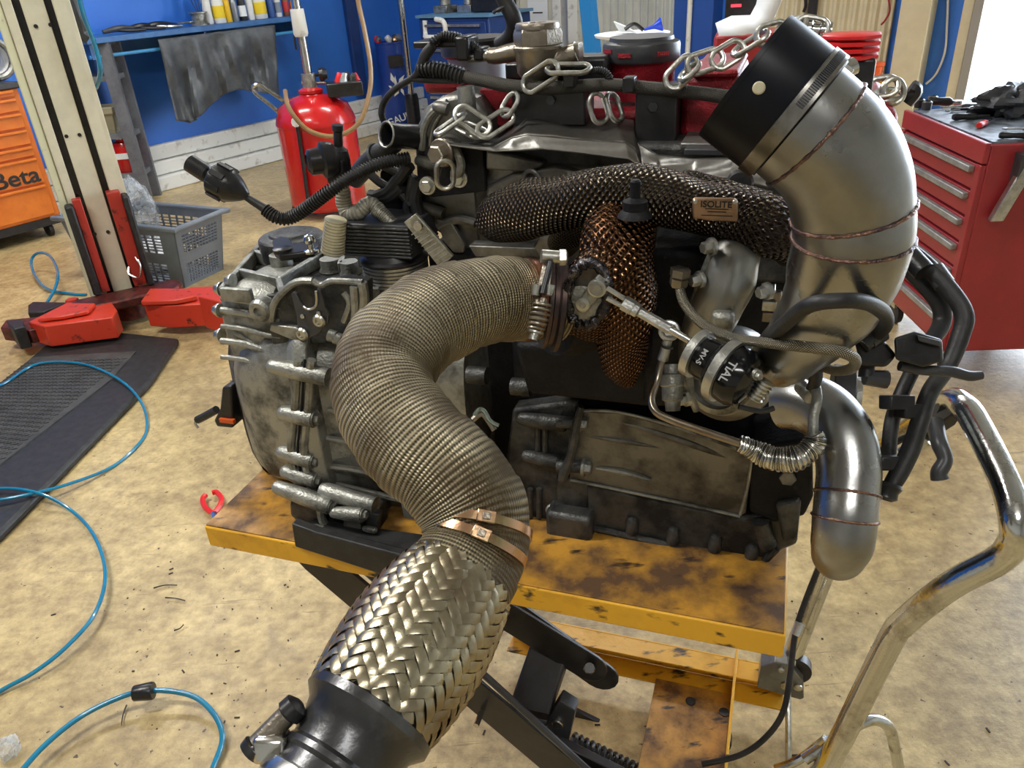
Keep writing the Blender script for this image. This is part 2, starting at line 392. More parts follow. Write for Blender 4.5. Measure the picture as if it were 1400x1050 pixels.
def text(s, size, o, xd, yd, m, parent=None, name='lettering', ext=.0008, align='CENTER', wscale=1.0, label=None):
    cu = bpy.data.curves.new(name, 'FONT'); cu.body = s; cu.size = size; cu.extrude = ext; cu.align_x = align; cu.align_y = 'CENTER'; cu.offset = size * .018
    t = bpy.data.objects.new('t', cu); COL.objects.link(t)
    dg = bpy.context.evaluated_depsgraph_get(); me = bpy.data.meshes.new_from_object(t.evaluated_get(dg))
    bpy.data.objects.remove(t)
    xd = V(xd).normalized(); zd = xd.cross(V(yd)).normalized(); yd = zd.cross(xd)
    R = Matrix((xd * wscale, yd, zd)).transposed().to_4x4(); me.transform(R)
    me.materials.clear(); me.materials.append(m); me.name = name
    ob = bpy.data.objects.new(name, me); COL.objects.link(ob)
    if parent: ob.parent = parent; ob.location = V(o) - WL[parent.name]
    else: ob.location = o
    WL[ob.name] = V(o)
    if label: ob['label'] = label
    return ob
def copy_obj(o, parent=None):
    c = o.copy(); COL.objects.link(c)
    if parent: c.parent = parent
    return c
def cp(*a):                                 # control points (px, py, v, width px) on planes parallel to the engine's front
    pts, rs = [], []
    for (x, y, v, w) in a:
        p = P(x, y, v); pts.append(p); rs.append(w / 2 * dep(p) / F)
    return pts, rs
def cd(*a):                                 # control points (px, py, distance, width px)
    return [D(x, y, d) for (x, y, d, w) in a], [w / 2 * d / F for (x, y, d, w) in a]
def rr_loft(secs, n=28, e=4.):
    """engine castings: rounded-box sections along the crankshaft axis; (u, v0, v1, w0, w1[, exponent])"""
    out = []
    for sct in secs:
        u, v0, v1, w0, w1 = sct[:5]; ee = sct[5] if len(sct) > 5 else e; ring = []
        for k in range(n):
            t = 2 * PI * (k + .5) / n; c, sn = math.cos(t), math.sin(t)
            f = (abs(c) ** ee + abs(sn) ** ee) ** (-1 / ee)
            ring.append(E_(u, (v0 + v1) / 2 + (v1 - v0) / 2 * f * c, (w0 + w1) / 2 + (w1 - w0) / 2 * f * sn))
        out.append(ring)
    return out
# ================================================================== SETTING
W1 = Pl(G(200, 262), G(530, 175), None)
C0 = W1.p((V(G(600, 160)) - W1.a).dot(W1.u), 0)          # room corner
W1 = Pl(W1.p(-1, 0), C0, None)
d2 = V(W1.n)                                              # second wall runs away from the first at a right angle
if d2.dot(V(1, -1, 0)) < 0: d2 = -d2
d1 = -W1.u
W2 = Pl(C0, C0 + d2, None)
CE = 4.2
def wallbox(name, a, b, n_out, z0=0, z1=CE, m=BLUE, th=.2):
    x = (b - a) / 2
    o = M().box((a + b) / 2 + n_out * th / 2 + V(0, 0, (z0 + z1) / 2), x, n_out * th / 2, V(0, 0, (z1 - z0) / 2)).obj(name, m)
    return struct(o)
RA, RB = 12., 11.
P1 = C0 + d1 * RA; P3 = C0 + d2 * RB; P2 = P1 + d2 * RB
struct(M().box((P1 + P3) / 2 + V(0, 0, -.05), d1 * RA / 2, d2 * RB / 2, V(0, 0, .05)).obj('floor', FLOOR))
OUTM = mat('sunlit concrete yard', (.62, .60, .55), .8, 0, (.5, .48, .44), 2, .4, .6)
struct(M().box((P3 + C0) / 2 - d1 * 9.2 + V(0, 0, -.06), d1 * 9, d2 * 14, V(0, 0, .05)).obj('ground', OUTM))
CEIL = mat('grey ceiling', (.42, .42, .40), .8); WALLP = mat('plain pale wall', (.50, .49, .44), .7)
struct(M().box((P1 + P3) / 2 + V(0, 0, CE + .06), d1 * (RA / 2 + .2), d2 * (RB / 2 + .2), V(0, 0, .06)).obj('ceiling', CEIL))
wallbox('wall_left', P1, C0, -d2)
wallbox('wall_front', P1, P2, d1, m=WALLP)
wallbox('wall_right', P2, P3, d2, m=WALLP)
def w2u(px, py=60): return W2.uz(px, py)[0]
sgn = 1 if w2u(900) > 0 else -1
def q2(px, py=60): return (W2.at(px, py) - C0).dot(d2)
t_open = q2(1338, 60); t_end = min(t_open + 4.2, RB - .6); HD = 3.5
wallbox('wall_back', C0, C0 + d2 * t_open, -d1, m=BLUE)
wallbox('wall_back', C0 + d2 * t_end, P3, -d1, m=WALLP)
wallbox('wall_back', C0 + d2 * t_open, C0 + d2 * t_end, -d1, z0=HD, m=BLUE)
pc = C0 + d2 * (t_open + t_end) / 2 - d1 * .12 + V(0, 0, HD / 2)
# door frame: timber post and steel edge
def strip(name, pa, pb, off, z0, z1, m, parent=None, bev=.004, **k):
    ta, tb = (pa if isinstance(pa, float) else q2(pa)), (pb if isinstance(pb, float) else q2(pb))
    c = C0 + d2 * (ta + tb) / 2 + d1 * off / 2 + V(0, 0, (z0 + z1) / 2)
    return M().box(c, d2 * (tb - ta) / 2, d1 * off / 2, V(0, 0, (z1 - z0) / 2)).obj(name, m, parent, bevel=bev, **k)
struct(strip('trim_1', 1310, 1324, .10, 0, HD + .1, WCREAM))
struct(strip('trim_2', 1325, 1338, .14, 0, HD + .1, mat('grey door rail', (.30, .29, .27), .5, .3)))
struct(strip('trim_3', 1232, 1272, .22, 0, CE - .02, WCREAM))
BLUEP = mat('blue painted pillar', (.022, .10, .40), .5)
struct(strip('trim_4', 933, 985, .20, 0, CE - .02, mat('deep blue pillar', (.012, .07, .33), .5)))
struct(M().rod(C0 + d2 * q2(955) + d1 * .225 + V(0, 0, .3), C0 + d2 * q2(958) + d1 * .225 + V(0, 0, 3.9), .022).obj('trim_5', WHITE))
def corrug(name, pa, pb, m, off=.05, z0=0., z1=CE - .02, pitch=.075):
    ta, tb = q2(pa), q2(pb); n = max(6, int((tb - ta) / pitch)) * 4; vs, fs = [], []
    for i in range(n + 1):
        t = ta + (tb - ta) * i / n; h = off + (0, .022, .022, 0)[i % 4]
        for z in (z0, z1): vs.append(C0 + d2 * t + d1 * h + V(0, 0, z))
    for i in range(n): fs.append((2 * i, 2 * i + 2, 2 * i + 3, 2 * i + 1))
    k = len(vs); vs += [v - d1 * (.04) for v in vs]
    fs += [tuple(k + j for j in f[::-1]) for f in fs[:]]
    return struct(M().add(vs, fs).obj(name, m, angle=20))
corrug('trim_6', 800, 930, WGREY)
corrug('trim_7', 1010, 1216, WCREAM)
# white partition posts and cream board to the left of the corrugated sheet
struct(strip('trim_8', 667, 700, .16, 0, CE - .02, WCREAM))
struct(strip('door_1', 718, 766, .06, 0, 2.6, mat('off-white door leaf', (.62, .60, .52), .5)))
for i, (a, b) in enumerate(((704, 717), (767, 778), (787, 800))): struct(strip('trim_%d' % (9 + i), a, b, .14, 0, CE - .02, WHITE))
c = C0 + d2 * q2(741, 10) + d1 * .075; zz = W2.at(741, 12).z
nt_ = M().box(c + V(0, 0, zz), d2 * .12, d1 * .003, V(0, 0, .17)).obj('notice_sheet', PAPER); tag(nt_, 'white notice sheet taped to the off-white door', 'paper')
text('SERVICE', .045, c + d1 * .0045 + V(0, 0, zz - .04), d2, V(0, 0, 1), DEB, nt_)if False else M().box(c + d1 * .0045 + V(0, 0, zz - .03), d2 * .06, d1 * .0005, V(0, 0, .006)).obj('printed_line', DEB, nt_)
# stepped white skirting along the blue wall
for i, (z0, z1, o) in enumerate(((0, .12, .16), (.125, .235, .11), (.24, .36, .07))):
    L_ = 7.2; a = C0 + d1 * .15; b = C0 + d1 * L_
    struct(M().box((a + b) / 2 + d2 * o / 2 + V(0, 0, (z0 + z1) / 2), d1 * (L_ - .15) / 2, d2 * o / 2, V(0, 0, (z1 - z0) / 2)).obj('baseboard_left' + ('' if not i else '.%03d' % i), WHITE, bevel=.012))
struct(M().box(W1.at(487, 90) + V(0, 0, 2.1 - W1.at(487, 90).z) + d2 * .03, d1 * .07, d2 * .03, V(0, 0, 1.7)).obj('trim_12', BLUED, bevel=.01))
# ---------------- wall shelf, its bottles and tools
SO = .42
def s1(px, py, off=SO): return W1.at(px, py, off if (W1.at(px, py, .3) - W1.at(px, py, 0)).dot(d2) > 0 else -off)
zs = (s1(150, 50).z + s1(400, 22).z) / 2
ta = (s1(118, 56) - C0).dot(d1); tb = (s1(415, 22) - C0).dot(d1)
def w1p(t, off, z): return C0 + d1 * t + d2 * off + V(0, 0, z)
sh = thing('wall_shelf', 'long blue shelf board on the blue wall above the hanging cloth', 'shelf', w1p((ta + tb) / 2, .2, zs - .1))
tc_ = (ta + tb) / 2; hl = abs(ta - tb) / 2
M().box(w1p(tc_, SO / 2, zs - .02), d1 * hl, d2 * SO / 2, V(0, 0, .02)).obj('board', BLUES, sh, bevel=.004)
M().box(w1p(tc_, .02, zs - .10), d1 * hl, d2 * .02, V(0, 0, .055)).obj('back_rail', BLUES, sh, bevel=.004)
M().rod(w1p(tc_ - hl * .98, SO - .06, zs - .13), w1p(tc_ + hl * .98, SO - .06, zs - .13), .013).obj('hanging_rail', mat('light blue rail', (.06, .30, .60), .35), sh)
for t in (-.96, 0, .96): M().box(w1p(tc_ + t * hl, SO / 2, zs - .09), d1 * .012, d2 * (SO / 2 - .04), V(0, 0, .055)).obj('bracket', BLUES, sh)
def shelf_t(px): return (s1(px, 24, .26) - C0).dot(d1)
def bottle(px, r, h, kind, m, label, lab=None, grp=None):
    b = w1p(shelf_t(px), .26, zs)
    o = thing(kind, label, kind.replace('_', ' ').split()[-1], b, grp)
    M().lathe(b, V(0, 0, 1), [(r * .92, 0), (r, .008), (r, h * .62), (r * .85, h * .72), (r * .38, h * .82), (r * .36, h * .86)], 18).obj('body', m, o)
    M().lathe(b + V(0, 0, h * .86), V(0, 0, 1), [(r * .45, 0), (r * .45, h * .12), (r * .3, h * .14)], 14).obj('cap', RUB if m is not BOTG else BOTW, o)
    if lab:
        M().lathe(b, V(0, 0, 1), [(r * 1.01, h * .14), (r * 1.015, h * .15), (r * 1.015, h * .48), (r * 1.01, h * .49)], 18, cap=False).obj('paper_label', lab, o)
    return o
bottle(300, .052, .27, 'spray_bottle', BOTW, 'white bottle with yellow label beside the thin yellow bottle', YELL)
bottle(312, .032, .28, 'yellow_bottle', BOTY, 'thin yellow bottle on the blue shelf', None)
bottle(322, .030, .22, 'grey_can', BOTG, 'dark grey can right of the thin yellow bottle', None)
bottle(333, .034, .24, 'black_bottle', BSTEEL, 'black capped bottle with pale band between the grey can and white bottle', PAPER)
bottle(344, .030, .26, 'white_bottle', BOTW, 'plain slim white bottle left of the wide yellow-labelled bottle', None)
bottle(357, .060, .27, 'white_jug', BOTW, 'wide white bottle with yellow label near the shelf middle', YELL)
bottle(372, .032, .26, 'blue_can', mat('blue tin', (.04, .10, .30), .4), 'dark blue spray can right of the wide white bottle', None)
bottle(382, .030, .24, 'slim_bottle', BOTW, 'pale slim bottle with grey label right of the dark blue can', mat('grey label', (.2, .24, .3), .5))
bottle(393, .030, .24, 'bronze_can', mat('bronze tin', (.28, .12, .07), .4, .5), 'brown and red spray can near the right end of the shelf', mat('red label', (.5, .03, .03), .5))
bottle(403, .030, .24, 'grey_spray_can', BOTG, 'last grey spray can at the right end of the shelf', mat('orange label', (.7, .2, .03), .5))
b = w1p(shelf_t(271), .27, zs)
o = thing('wire_spool', 'small grey tub of welding wires at the left of the bottles', 'spool', b)
M().lathe(b, V(0, 0, 1), [(.075, 0), (.075, .012), (.058, .016), (.058, .085), (.075, .09), (.075, .10)], 20).obj('spool_body', ALU, o)
for k in range(4): M().tube([b + V(.01 * k, 0, .09), b + V(.03 * k - .04, .01, .2), b + V(.05 * k - .08, .02, .34)], .003, 6, 3).obj('wire', BSTEEL, o)
o = bottle(285, .036, .33, 'white_tube', BOTW, 'tall white tube behind the wire spool', None)
# black tools lying at the shelf's left
for px, L_, nm, lb in ((160, .34, 'grey_pliers', 'open grey pliers lying at the far left of the blue shelf'), (190, .32, 'black_wrench', 'black wrench lying left on the blue shelf'), (212, .36, 'black_air_gun', 'black air tool with silver trigger lying on the blue shelf')):
    b = w1p(shelf_t(px), .25, zs)
    o = thing(nm, lb, 'tool', b)
    M().tube([b - d1 * L_ * .5 + V(0, 0, .02), b + V(0, 0, .04) + d2 * .02, b + d1 * L_ * .4 + V(0, 0, .025)], [.016, .024, .016], 10).obj('body', BLACK if px > 180 else BGREY, o)
    M().tube([b + d1 * L_ * .1 + V(0, 0, .03), b - d1 * L_ * .1 + d2 * .08 + V(0, 0, .02), b - d1 * L_ * .45 + d2 * .10 + V(0, 0, .015)], [.014, .013, .010], 8).obj('handle', RUB if px != 212 else STEEL, o)
b = w1p(shelf_t(243), .25, zs)
tag(M().tube([b - d1 * .42 + V(0, 0, .03), b + V(0, 0, .03), b + d1 * .4 + V(0, 0, .02)], [.009, .009, .012], 8).obj('long_screwdriver', STEEL), 'long bright steel rod lying along the shelf edge', 'tool')
# cloth over the rail
cw, ch = 46, 26; vs = []
bot = [(0, 165), (.13, 168), (.28, 158), (.38, 142), (.5, 128), (.62, 122), (.78, 125), (.9, 128), (1, 132)]
for j in range(ch + 1):
    for i in range(cw + 1):
        s = i / cw; t = j / ch
        for k in range(len(bot) - 1):
            if bot[k][0] <= s <= bot[k + 1][0]: f = (s - bot[k][0]) / (bot[k + 1][0] - bot[k][0]); yb = bot[k][1] * (1 - f) + bot[k + 1][1] * f
        x0 = 216 + 160 * s; y0 = 54 - 20 * s
        xb = x0 + (26 if s < .2 else 18) * (1 - s) + 6 * s
        px = x0 + (xb - x0) * t; py = y0 + (yb - y0) * t
        off = SO - .005 + (.035 * math.sin(s * 21 + t * 2.2) + .022 * math.sin(s * 47 - t * 5) + .03 * math.sin(s * 9 + t * 6)) * min(1, t * 2.2)
        vs.append(s1(px, py, off))
fs = [(j * (cw + 1) + i, j * (cw + 1) + i + 1, (j + 1) * (cw + 1) + i + 1, (j + 1) * (cw + 1) + i) for j in range(ch) for i in range(cw)]
o = M().add(vs, fs).obj('hanging_cloth', CLOTH); md = o.modifiers.new('s', 'SOLIDIFY'); md.thickness = .006
tag(o, 'charcoal waxed cloth hanging in folds from the rail under the shelf', 'cloth')
# ---------------- grey rack behind the lift post
K = Pl(G(206, 277), G(206, 277) + V(1, .1, 0), None)
rk = thing('storage_rack', 'grey steel storage rack behind the cream lift post', 'rack', K.p(-.3, 0))
u1 = 0.; ut, zt = K.uz(150, 57)
bk = V(K.n) if V(K.n).dot(K.a - CAM) > 0 else -V(K.n)
for (u, v) in ((0, 0), (-.95, 0), (0, .24), (-.95, .24)):
    M().box(K.p(u - .02, zt / 2) + bk * v, K.u * .045, bk * .020, V(0, 0, zt / 2)).obj('upright', FRAME, rk)
for py in (57, 105, 185, 240):
    z = K.uz(180, py)[1]
    M().box(K.p(-.49, z) + bk * .12, K.u * .49, bk * .13, V(0, 0, .018)).obj('shelf_board', FRAME, rk)
z = K.uz(180, 185)[1] + .018
cb = K.at(143, 178); cb = V(cb.x, cb.y, z) + bk * .115
o = thing('beige_bin', 'beige plastic bin on the middle shelf of the grey rack', 'bin', cb)
M().lathe(cb, V(0, 0, 1), [(.10, 0), (.14, .14), (.155, .15), (.155, .20), (.14, .20), (.11, .03)], 4, cap=False, ph=PI / 4).obj('bin_body', mat('olive beige plastic', (.32, .30, .20), .5), o, bevel=.006)
cb = K.at(166, 215); z3 = K.uz(180, 240)[1] + .018
cb = V(cb.x, cb.y, z3) + bk * .115
o = thing('red_fuel_can', 'red container with a white label on the lower shelf of the grey rack', 'container', cb)
hh = K.uz(160, 193)[1] - z3
M().lathe(cb, V(0, 0, 1), [(.09, 0), (.10, .02), (.10, hh * .7), (.08, hh * .9), (.045, hh * .93), (.045, hh)], 20).obj('can_body', REDT, o)
M().lathe(cb + V(0, 0, hh), V(0, 0, 1), [(.05, 0), (.055, .02), (.03, .05)], 12).obj('cap', STEEL, o)
M().box(cb - bk * .10 + V(0, 0, hh * .52), K.u * .05, bk * .004, V(0, 0, .022)).obj('paper_label', PAPER, o)
# ---------------- orange tool cabinet
OC = Pl(G(94, 320), G(94, 320) + W1.u, None)
ob = -d2
oc = thing('tool_cabinet', 'orange drawer cabinet behind the lift post with black lettering', 'cabinet', OC.p(-.6, 0))
zl = OC.at(60, 300).z; zt = OC.at(20, 121).z; W_ = 1.25
M().box(OC.p(-W_ / 2, (zl + zt) / 2) + ob * .26, OC.u * W_ / 2, ob * .24, V(0, 0, (zt - zl) / 2)).obj('body', ORA, oc, bevel=.008)
M().box(OC.p(-W_ / 2, zt + .02) + ob * .25, OC.u * (W_ / 2 + .01), ob * .26, V(0, 0, .02)).obj('top_tray', BGREY, oc, bevel=.008)
ys = [124, 136, 157, 181, 205, 222, 262, 309]
zz = [OC.at(30, y + (30 - 0) * -.28 + 4).z for y in ys]
for i in range(len(zz) - 1):
    z1_, z0_ = zz[i] - .008, zz[i + 1] + .008
    dr = M().box(OC.p(-W_ / 2, (z0_ + z1_) / 2) + ob * .012, OC.u * (W_ / 2 - .04), ob * .014, V(0, 0, (z1_ - z0_) / 2)).obj('drawer', ORA, oc, bevel=.004)
    M().box(OC.p(-W_ / 2, z1_ - .006) - ob * .008, OC.u * (W_ / 2 - .05), ob * .012, V(0, 0, .008)).obj('drawer_handle', ORA, dr, bevel=.003)
tp_ = OC.at(16, 246)
text('Beta', .150, V(tp_) - ob * .006 + OC.u * .028, OC.u, V(0, 0, 1), BSTEEL, oc, wscale=1.15)
for u in (-.08, -W_ + .08):
    c = OC.p(u, .05) + ob * .1
    w = M().lathe(c - OC.u * .02, OC.u, [(.03, 0), (.052, .005), (.052, .035), (.03, .04)], 20).obj('caster', RUB, oc)
    M().box(c + V(0, 0, .06), OC.u * .028, ob * .035, V(0, 0, max(.02, zl - .11) / 2)).obj('caster_fork', ZINC, w)
M().box(OC.p(-W_ / 2, zl - .03) + ob * .25, OC.u * W_ * .49, ob * .22, V(0, 0, .028)).obj('plinth', BSTEEL, oc)
cc = OC.at(5, 92); o = thing('cable_reel', 'coil of pale hose on top of the orange cabinet', 'reel', V(cc.x, cc.y, zt + .04) + ob * .2)
rr0 = max(.08, (OC.at(5, 62).z - zt - .04) / 2 + .03)
for k in range(4): M().torus(V(cc.x, cc.y, zt + .045 + rr0) + ob * (.12 + .045 * k), ob, rr0 - .022, .022, 28, 8).obj('coil_turn', WHITE if k else ALU, o)
# ---------------- two-post lift
LP = Pl(G(112, 446), G(225, 420), None)
lb = V(LP.n) if V(LP.n).dot(LP.a - CAM) > 0 else -V(LP.n)
def lpu(px, py): return LP.uz(px, py)[0]
li = thing('lift_post', 'cream two-post car lift column with red lifting arms', 'lift', LP.p(.2, 0))
HT = 2.9
Y0 = 150
e = [lpu(x, Y0) for x in (50, 64, 75, 106, 116, 135)]
def lbox(u0, u1, v0, v1, z0, z1): return M().box(LP.p((u0 + u1) / 2, (z0 + z1) / 2) + lb * (v0 + v1) / 2, LP.u * (u1 - u0) / 2, lb * (v1 - v0) / 2, V(0, 0, (z1 - z0) / 2))
lbox(e[0], e[1], 0, .03, .04, HT).obj('post_flange', CREAM, li, bevel=.005)
lbox(e[4], e[5], 0, .03, .04, HT).obj('post_flange', CREAM, li, bevel=.005)
lbox(lpu(37, Y0), e[0] - .002, .006, .30, .04, HT).obj('side_plate', PGREEN, li, bevel=.006)
lbox(e[5] - .01, e[5] + .015, 0, .34, .04, HT).obj('side_plate', CREAM, li, bevel=.004)
lbox(e[0], e[5], .30, .33, .04, HT).obj('back_plate', BSTEEL, li)
lbox(e[2], e[3], .02, .06, .04, HT).obj('center_plate', CREAM, li, bevel=.003)
lbox(e[1] - .002, e[2], .05, .09, .04, HT).obj('slot_strip', BSTEEL, li); lbox(e[3], e[4], .05, .09, .04, HT).obj('slot_strip', BSTEEL, li)
for (x, y) in ((49, 36), (69, 34), (91, 187), (109, 185), (130, 321), (148, 318)):
    p = LP.at(x, y); M().lathe(p - lb * (-.018), -lb, [(.009, 0), (.009, .004)], 10).obj('screw', BSTEEL, li)
# carriage cheeks
REDK = mat('dull red lift paint', (.40, .03, .018), .45, 0, (.07, .012, .010), 16, .56, .68, .12, 120)
zc1 = LP.at(95, 272).z; zc0 = LP.at(135, 398).z
for (xa, xb, xr) in ((84, 98, 109), (168, 147, 147)):
    ua = lpu(xa, 272); ub = lpu(xb, 272)
    if xa < 100:
        lbox(lpu(84, 272), lpu(97, 272), -.075, .0, zc0, zc1 - .02).obj('rubber_pad', RUB, li, bevel=.01)
        lbox(lpu(97, 272), lpu(110, 272), -.045, .02, zc0, zc1)  .obj('carriage_cheek', REDK, li, bevel=.004)
    else:
        z1_ = LP.at(158, 259).z
        lbox(lpu(144, 262), lpu(163, 262), -.06, .02, zc0, z1_).obj('carriage_cheek', REDK, li, bevel=.004)
        lbox(lpu(163, 262), lpu(173, 262), -.10, .0, zc0, z1_ - .02).obj('rubber_pad', RUB, li, bevel=.01)
# arm yoke: maroon stadium plate across the post foot
def zat(px, py, off=0): return LP.at(px, py, off).z
zy = zat(170, 395)
pts = []
for k in range(24):
    a = 2 * PI * k / 24; sx = .20 if math.cos(a) > 0 else -.20
    pts.append(LP.p(lpu(170, 395) + sx + .075 * math.cos(a), zy - .035) - lb * (.13 - .085 * math.sin(a)))
M().prism(pts, V(0, 0, .05)).obj('yoke_plate', MARO, li, bevel=.010)
M().lathe(LP.p(lpu(178, 420), .03) - lb * .10, V(0, 0, 1), [(.075, 0), (.075, zy - .05)], 20).obj('pivot_pin', MARO, li)
M().lathe(LP.p(lpu(105, 430), .03) + lb * .02, V(0, 0, 1), [(.06, 0), (.03, zy - .03)], 6).obj('gusset', REDL, li)
def farm(poly, zb, h, name, m=REDL, parent=li, bev=.006, **k):
    o = M().prism([G(x, y, zb + h) - V(0, 0, h) for x, y in poly], V(0, 0, h)).obj(name, m, parent, bevel=bev, **k); return o
farm([(38, 440), (92, 413), (152, 412), (160, 424), (153, 434), (60, 446)], .05, .11, 'arm')
farm([(50, 436), (92, 414), (130, 414), (120, 425), (84, 432)], .165, .02, 'arm_cover', REDL)
farm([(0, 448), (8, 437), (60, 432), (60, 446), (40, 452)], .06, .07, 'arm_extension', MARO)
farm([(8, 438), (30, 436), (34, 446), (18, 450)], .05, .11, 'arm_pad', RUB)
farm([(38, 417), (45, 412), (94, 413), (60, 426), (38, 428)], .05, .06, 'pad_block', RUB)
farm([(196, 416), (262, 392), (300, 391), (300, 414), (230, 418)], .05, .12, 'arm')
farm([(192, 412), (205, 394), (255, 394), (270, 404), (240, 410)], .175, .025, 'arm_cover', REDL)
farm([(270, 405), (300, 400), (312, 405), (300, 412)], .05, .17, 'arm_lip', REDL)
M().tube([LP.at(176, 365, -.06 if (LP.at(0, 0, .1) - LP.at(0, 0, 0)).dot(lb) > 0 else .06) + d for d in (V(0, 0, 0), V(.0, -.02, -.03), V(.05, -.03, -.05), V(.07, -.02, .01), V(.05, 0, .05))], .006, 8).obj('wire_clip', STEEL, li)
# base plate and rubber ramp running towards the viewer
rp = thing('rubber_ramp', 'black rubber ramp with a checkered grey tread in front of the lift post', 'ramp', G(110, 560))
zr = .035
M().prism([G(x, y, zr) - V(0, 0, zr) for x, y in ((60, 472), (150, 452), (244, 462), (205, 520), (0, 728), (-120, 830), (-200, 700))], V(0, 0, zr)).obj('ramp_body', RUB, rp, bevel=.012)
TREAD = mat('grey tread plate', (.075, .075, .068), .5, .2, (.045, .045, .04), 12, .4, .62, .1)
tr = M().prism([G(x, y, zr + .006) - V(0, 0, .006) for x, y in ((45, 488), (186, 480), (150, 520), (-40, 665), (-150, 640))], V(0, 0, .006)).obj('tread_plate', TREAD, rp)
m_ = M(); a = G(45, 488, zr + .006); b_ = G(186, 480, zr + .006); c_ = G(-150, 640, zr + .006); d_ = G(-40, 665, zr + .006)
for i in range(26):
    for j in range(34):
        s, t = (i + .5) / 26, (j + .5) / 34
        p = (a.lerp(b_, s)).lerp(c_.lerp(d_, s), t)
        if t > .05: 
            x = V(.012, .004, 0) if (i + j) % 2 else V(.004, .012, 0)
            m_.box(p + V(0, 0, .0015), x * .8, V(-x.y, x.x, 0) * .25, V(0, 0, .0015))
m_.obj('tread_lugs', TREAD, rp, kind='stuff')
for (x, y) in ((226, 444), (212, 452)): M().lathe(G(x, y), V(-.3, .2, 1), [(.03, 0), (.012, .16), (.0, .18)], 8).obj('ramp_tab', BGREY, rp) if x == 226 else None
# ---------------- laundry basket
bc = G(250, 400); K0 = facing(250, 400); zt0 = K0.at(237, 314).z
fr_, ri_, ba_ = G(237, 314, zt0), G(303, 288, zt0), G(188, 263, zt0)
e1 = (ri_ - fr_); l1 = e1.length / 1.18; e1.normalize(); e2 = (ba_ - ri_); e2 = (e2 - e1 * e2.dot(e1)); l2 = e2.length / 1.18; e2.normalize()
bc = V(fr_.x, fr_.y, 0) + e1 * l1 * .09 + e2 * l2 * .09
print('basket', zt0, l1, l2)
zt = zt0
bs = thing('plastic_basket', 'grey perforated plastic basket behind the red lift arm', 'basket', bc + e1 * l1 / 2 + e2 * l2 / 2)
ctr = bc + e1 * l1 / 2 + e2 * l2 / 2
def bpt(s, t, z):                          # s,t in -1..1, tapered
    k = 1 + .18 * z / zt; return ctr + e1 * l1 / 2 * s * k + e2 * l2 / 2 * t * k + V(0, 0, z)
def bside(name, A, B):                     # A,B corners (s,t)
    m_ = M(); n = 11
    def q(f, z): return bpt(A[0] + (B[0] - A[0]) * f, A[1] + (B[1] - A[1]) * f, z)
    nv = (q(.5, 0) - ctr).normalized(); nv.z = 0
    def bar(f0, f1, z0, z1):
        m_.add([q(f0, z0), q(f1, z0), q(f1, z1), q(f0, z1)] + [x - nv * .006 for x in (q(f0, z0), q(f1, z0), q(f1, z1), q(f0, z1))],
               [(0, 1, 2, 3), (7, 6, 5, 4), (0, 4, 5, 1), (1, 5, 6, 2), (2, 6, 7, 3), (3, 7, 4, 0)])
    bar(0, .13, 0, zt); bar(.87, 1, 0, zt); bar(.13, .87, zt * .86, zt); bar(.13, .87, .38 * zt, .56 * zt); bar(.13, .87, 0, .06 * zt)
    for (za, zb, rows) in ((.06, .38, 7), (.56, .86, 6)):
        for i in range(1, n): f = .13 + .74 * i / n; bar(f - .0075, f + .0075, za * zt, zb * zt)
        for j in range(1, rows): z = (za + (zb - za) * j / rows) * zt; bar(.13, .87, z - .003, z + .003)
    m_.obj(name, GREYP, bs)
for A, B in (((-1, -1), (1, -1)), ((1, -1), (1, 1)), ((1, 1), (-1, 1)), ((-1, 1), (-1, -1))): bside('mesh_wall', A, B)
M().tube([bpt(s, t, zt) for s, t in ((-1.03, -.9), (-.9, -1.03), (.9, -1.03), (1.03, -.9), (1.03, .9), (.9, 1.03), (-.9, 1.03), (-1.03, .9))], .016, 10, 2, closed=True).obj('rim', GREYP, bs)
M().box(ctr + V(0, 0, .006), e1 * l1 / 2, e2 * l2 / 2, V(0, 0, .006)).obj('bottom', GREYP, bs)
def crumple(center, rx, ry, rz, seed, n=18, amp=.3, nm='plastic_bag', m=CLEAR, **k):
    rnd = random.Random(seed); vs, fs = [], []
    ph = [(rnd.uniform(2, 9), rnd.uniform(2, 9), rnd.uniform(0, 6)) for _ in range(6)]
    for j in range(n + 1):
        for i in range(n * 2):
            a = PI * 2 * i / (n * 2); b = PI * j / n
            d = 1 + amp * sum(math.sin(p * a * 1.0 // 1 * 1 + q * b + r) if False else math.sin(round(p) * a + q * b + r) for p, q, r in ph) / 3 + rnd.uniform(-.05, .05)
            vs.append(V(center) + V(rx * math.sin(b) * math.cos(a) * d, ry * math.sin(b) * math.sin(a) * d, rz * math.cos(b) * (d if 0 < j < n else 1)))
    w = n * 2
    for j in range(n):
        for i in range(w): fs.append((j * w + i, j * w + (i + 1) % w, (j + 1) * w + (i + 1) % w, (j + 1) * w + i))
    return M().add(vs, fs).obj(nm, m, angle=25, **k)
o = crumple(G(188, 285, zt) + V(0, 0, -.02), .11, .10, .17, 3); tag(o, 'crumpled clear plastic bag stuffed in the grey basket', 'bag')
o = crumple(bpt(.3, .0, zt * .27), .13, .13, .10, 8, m=mat('white crumpled plastic', (.7, .72, .72), .5), amp=.15, nm='white_bundle'); tag(o, 'white bundle showing through the lower mesh of the grey basket', 'bundle')
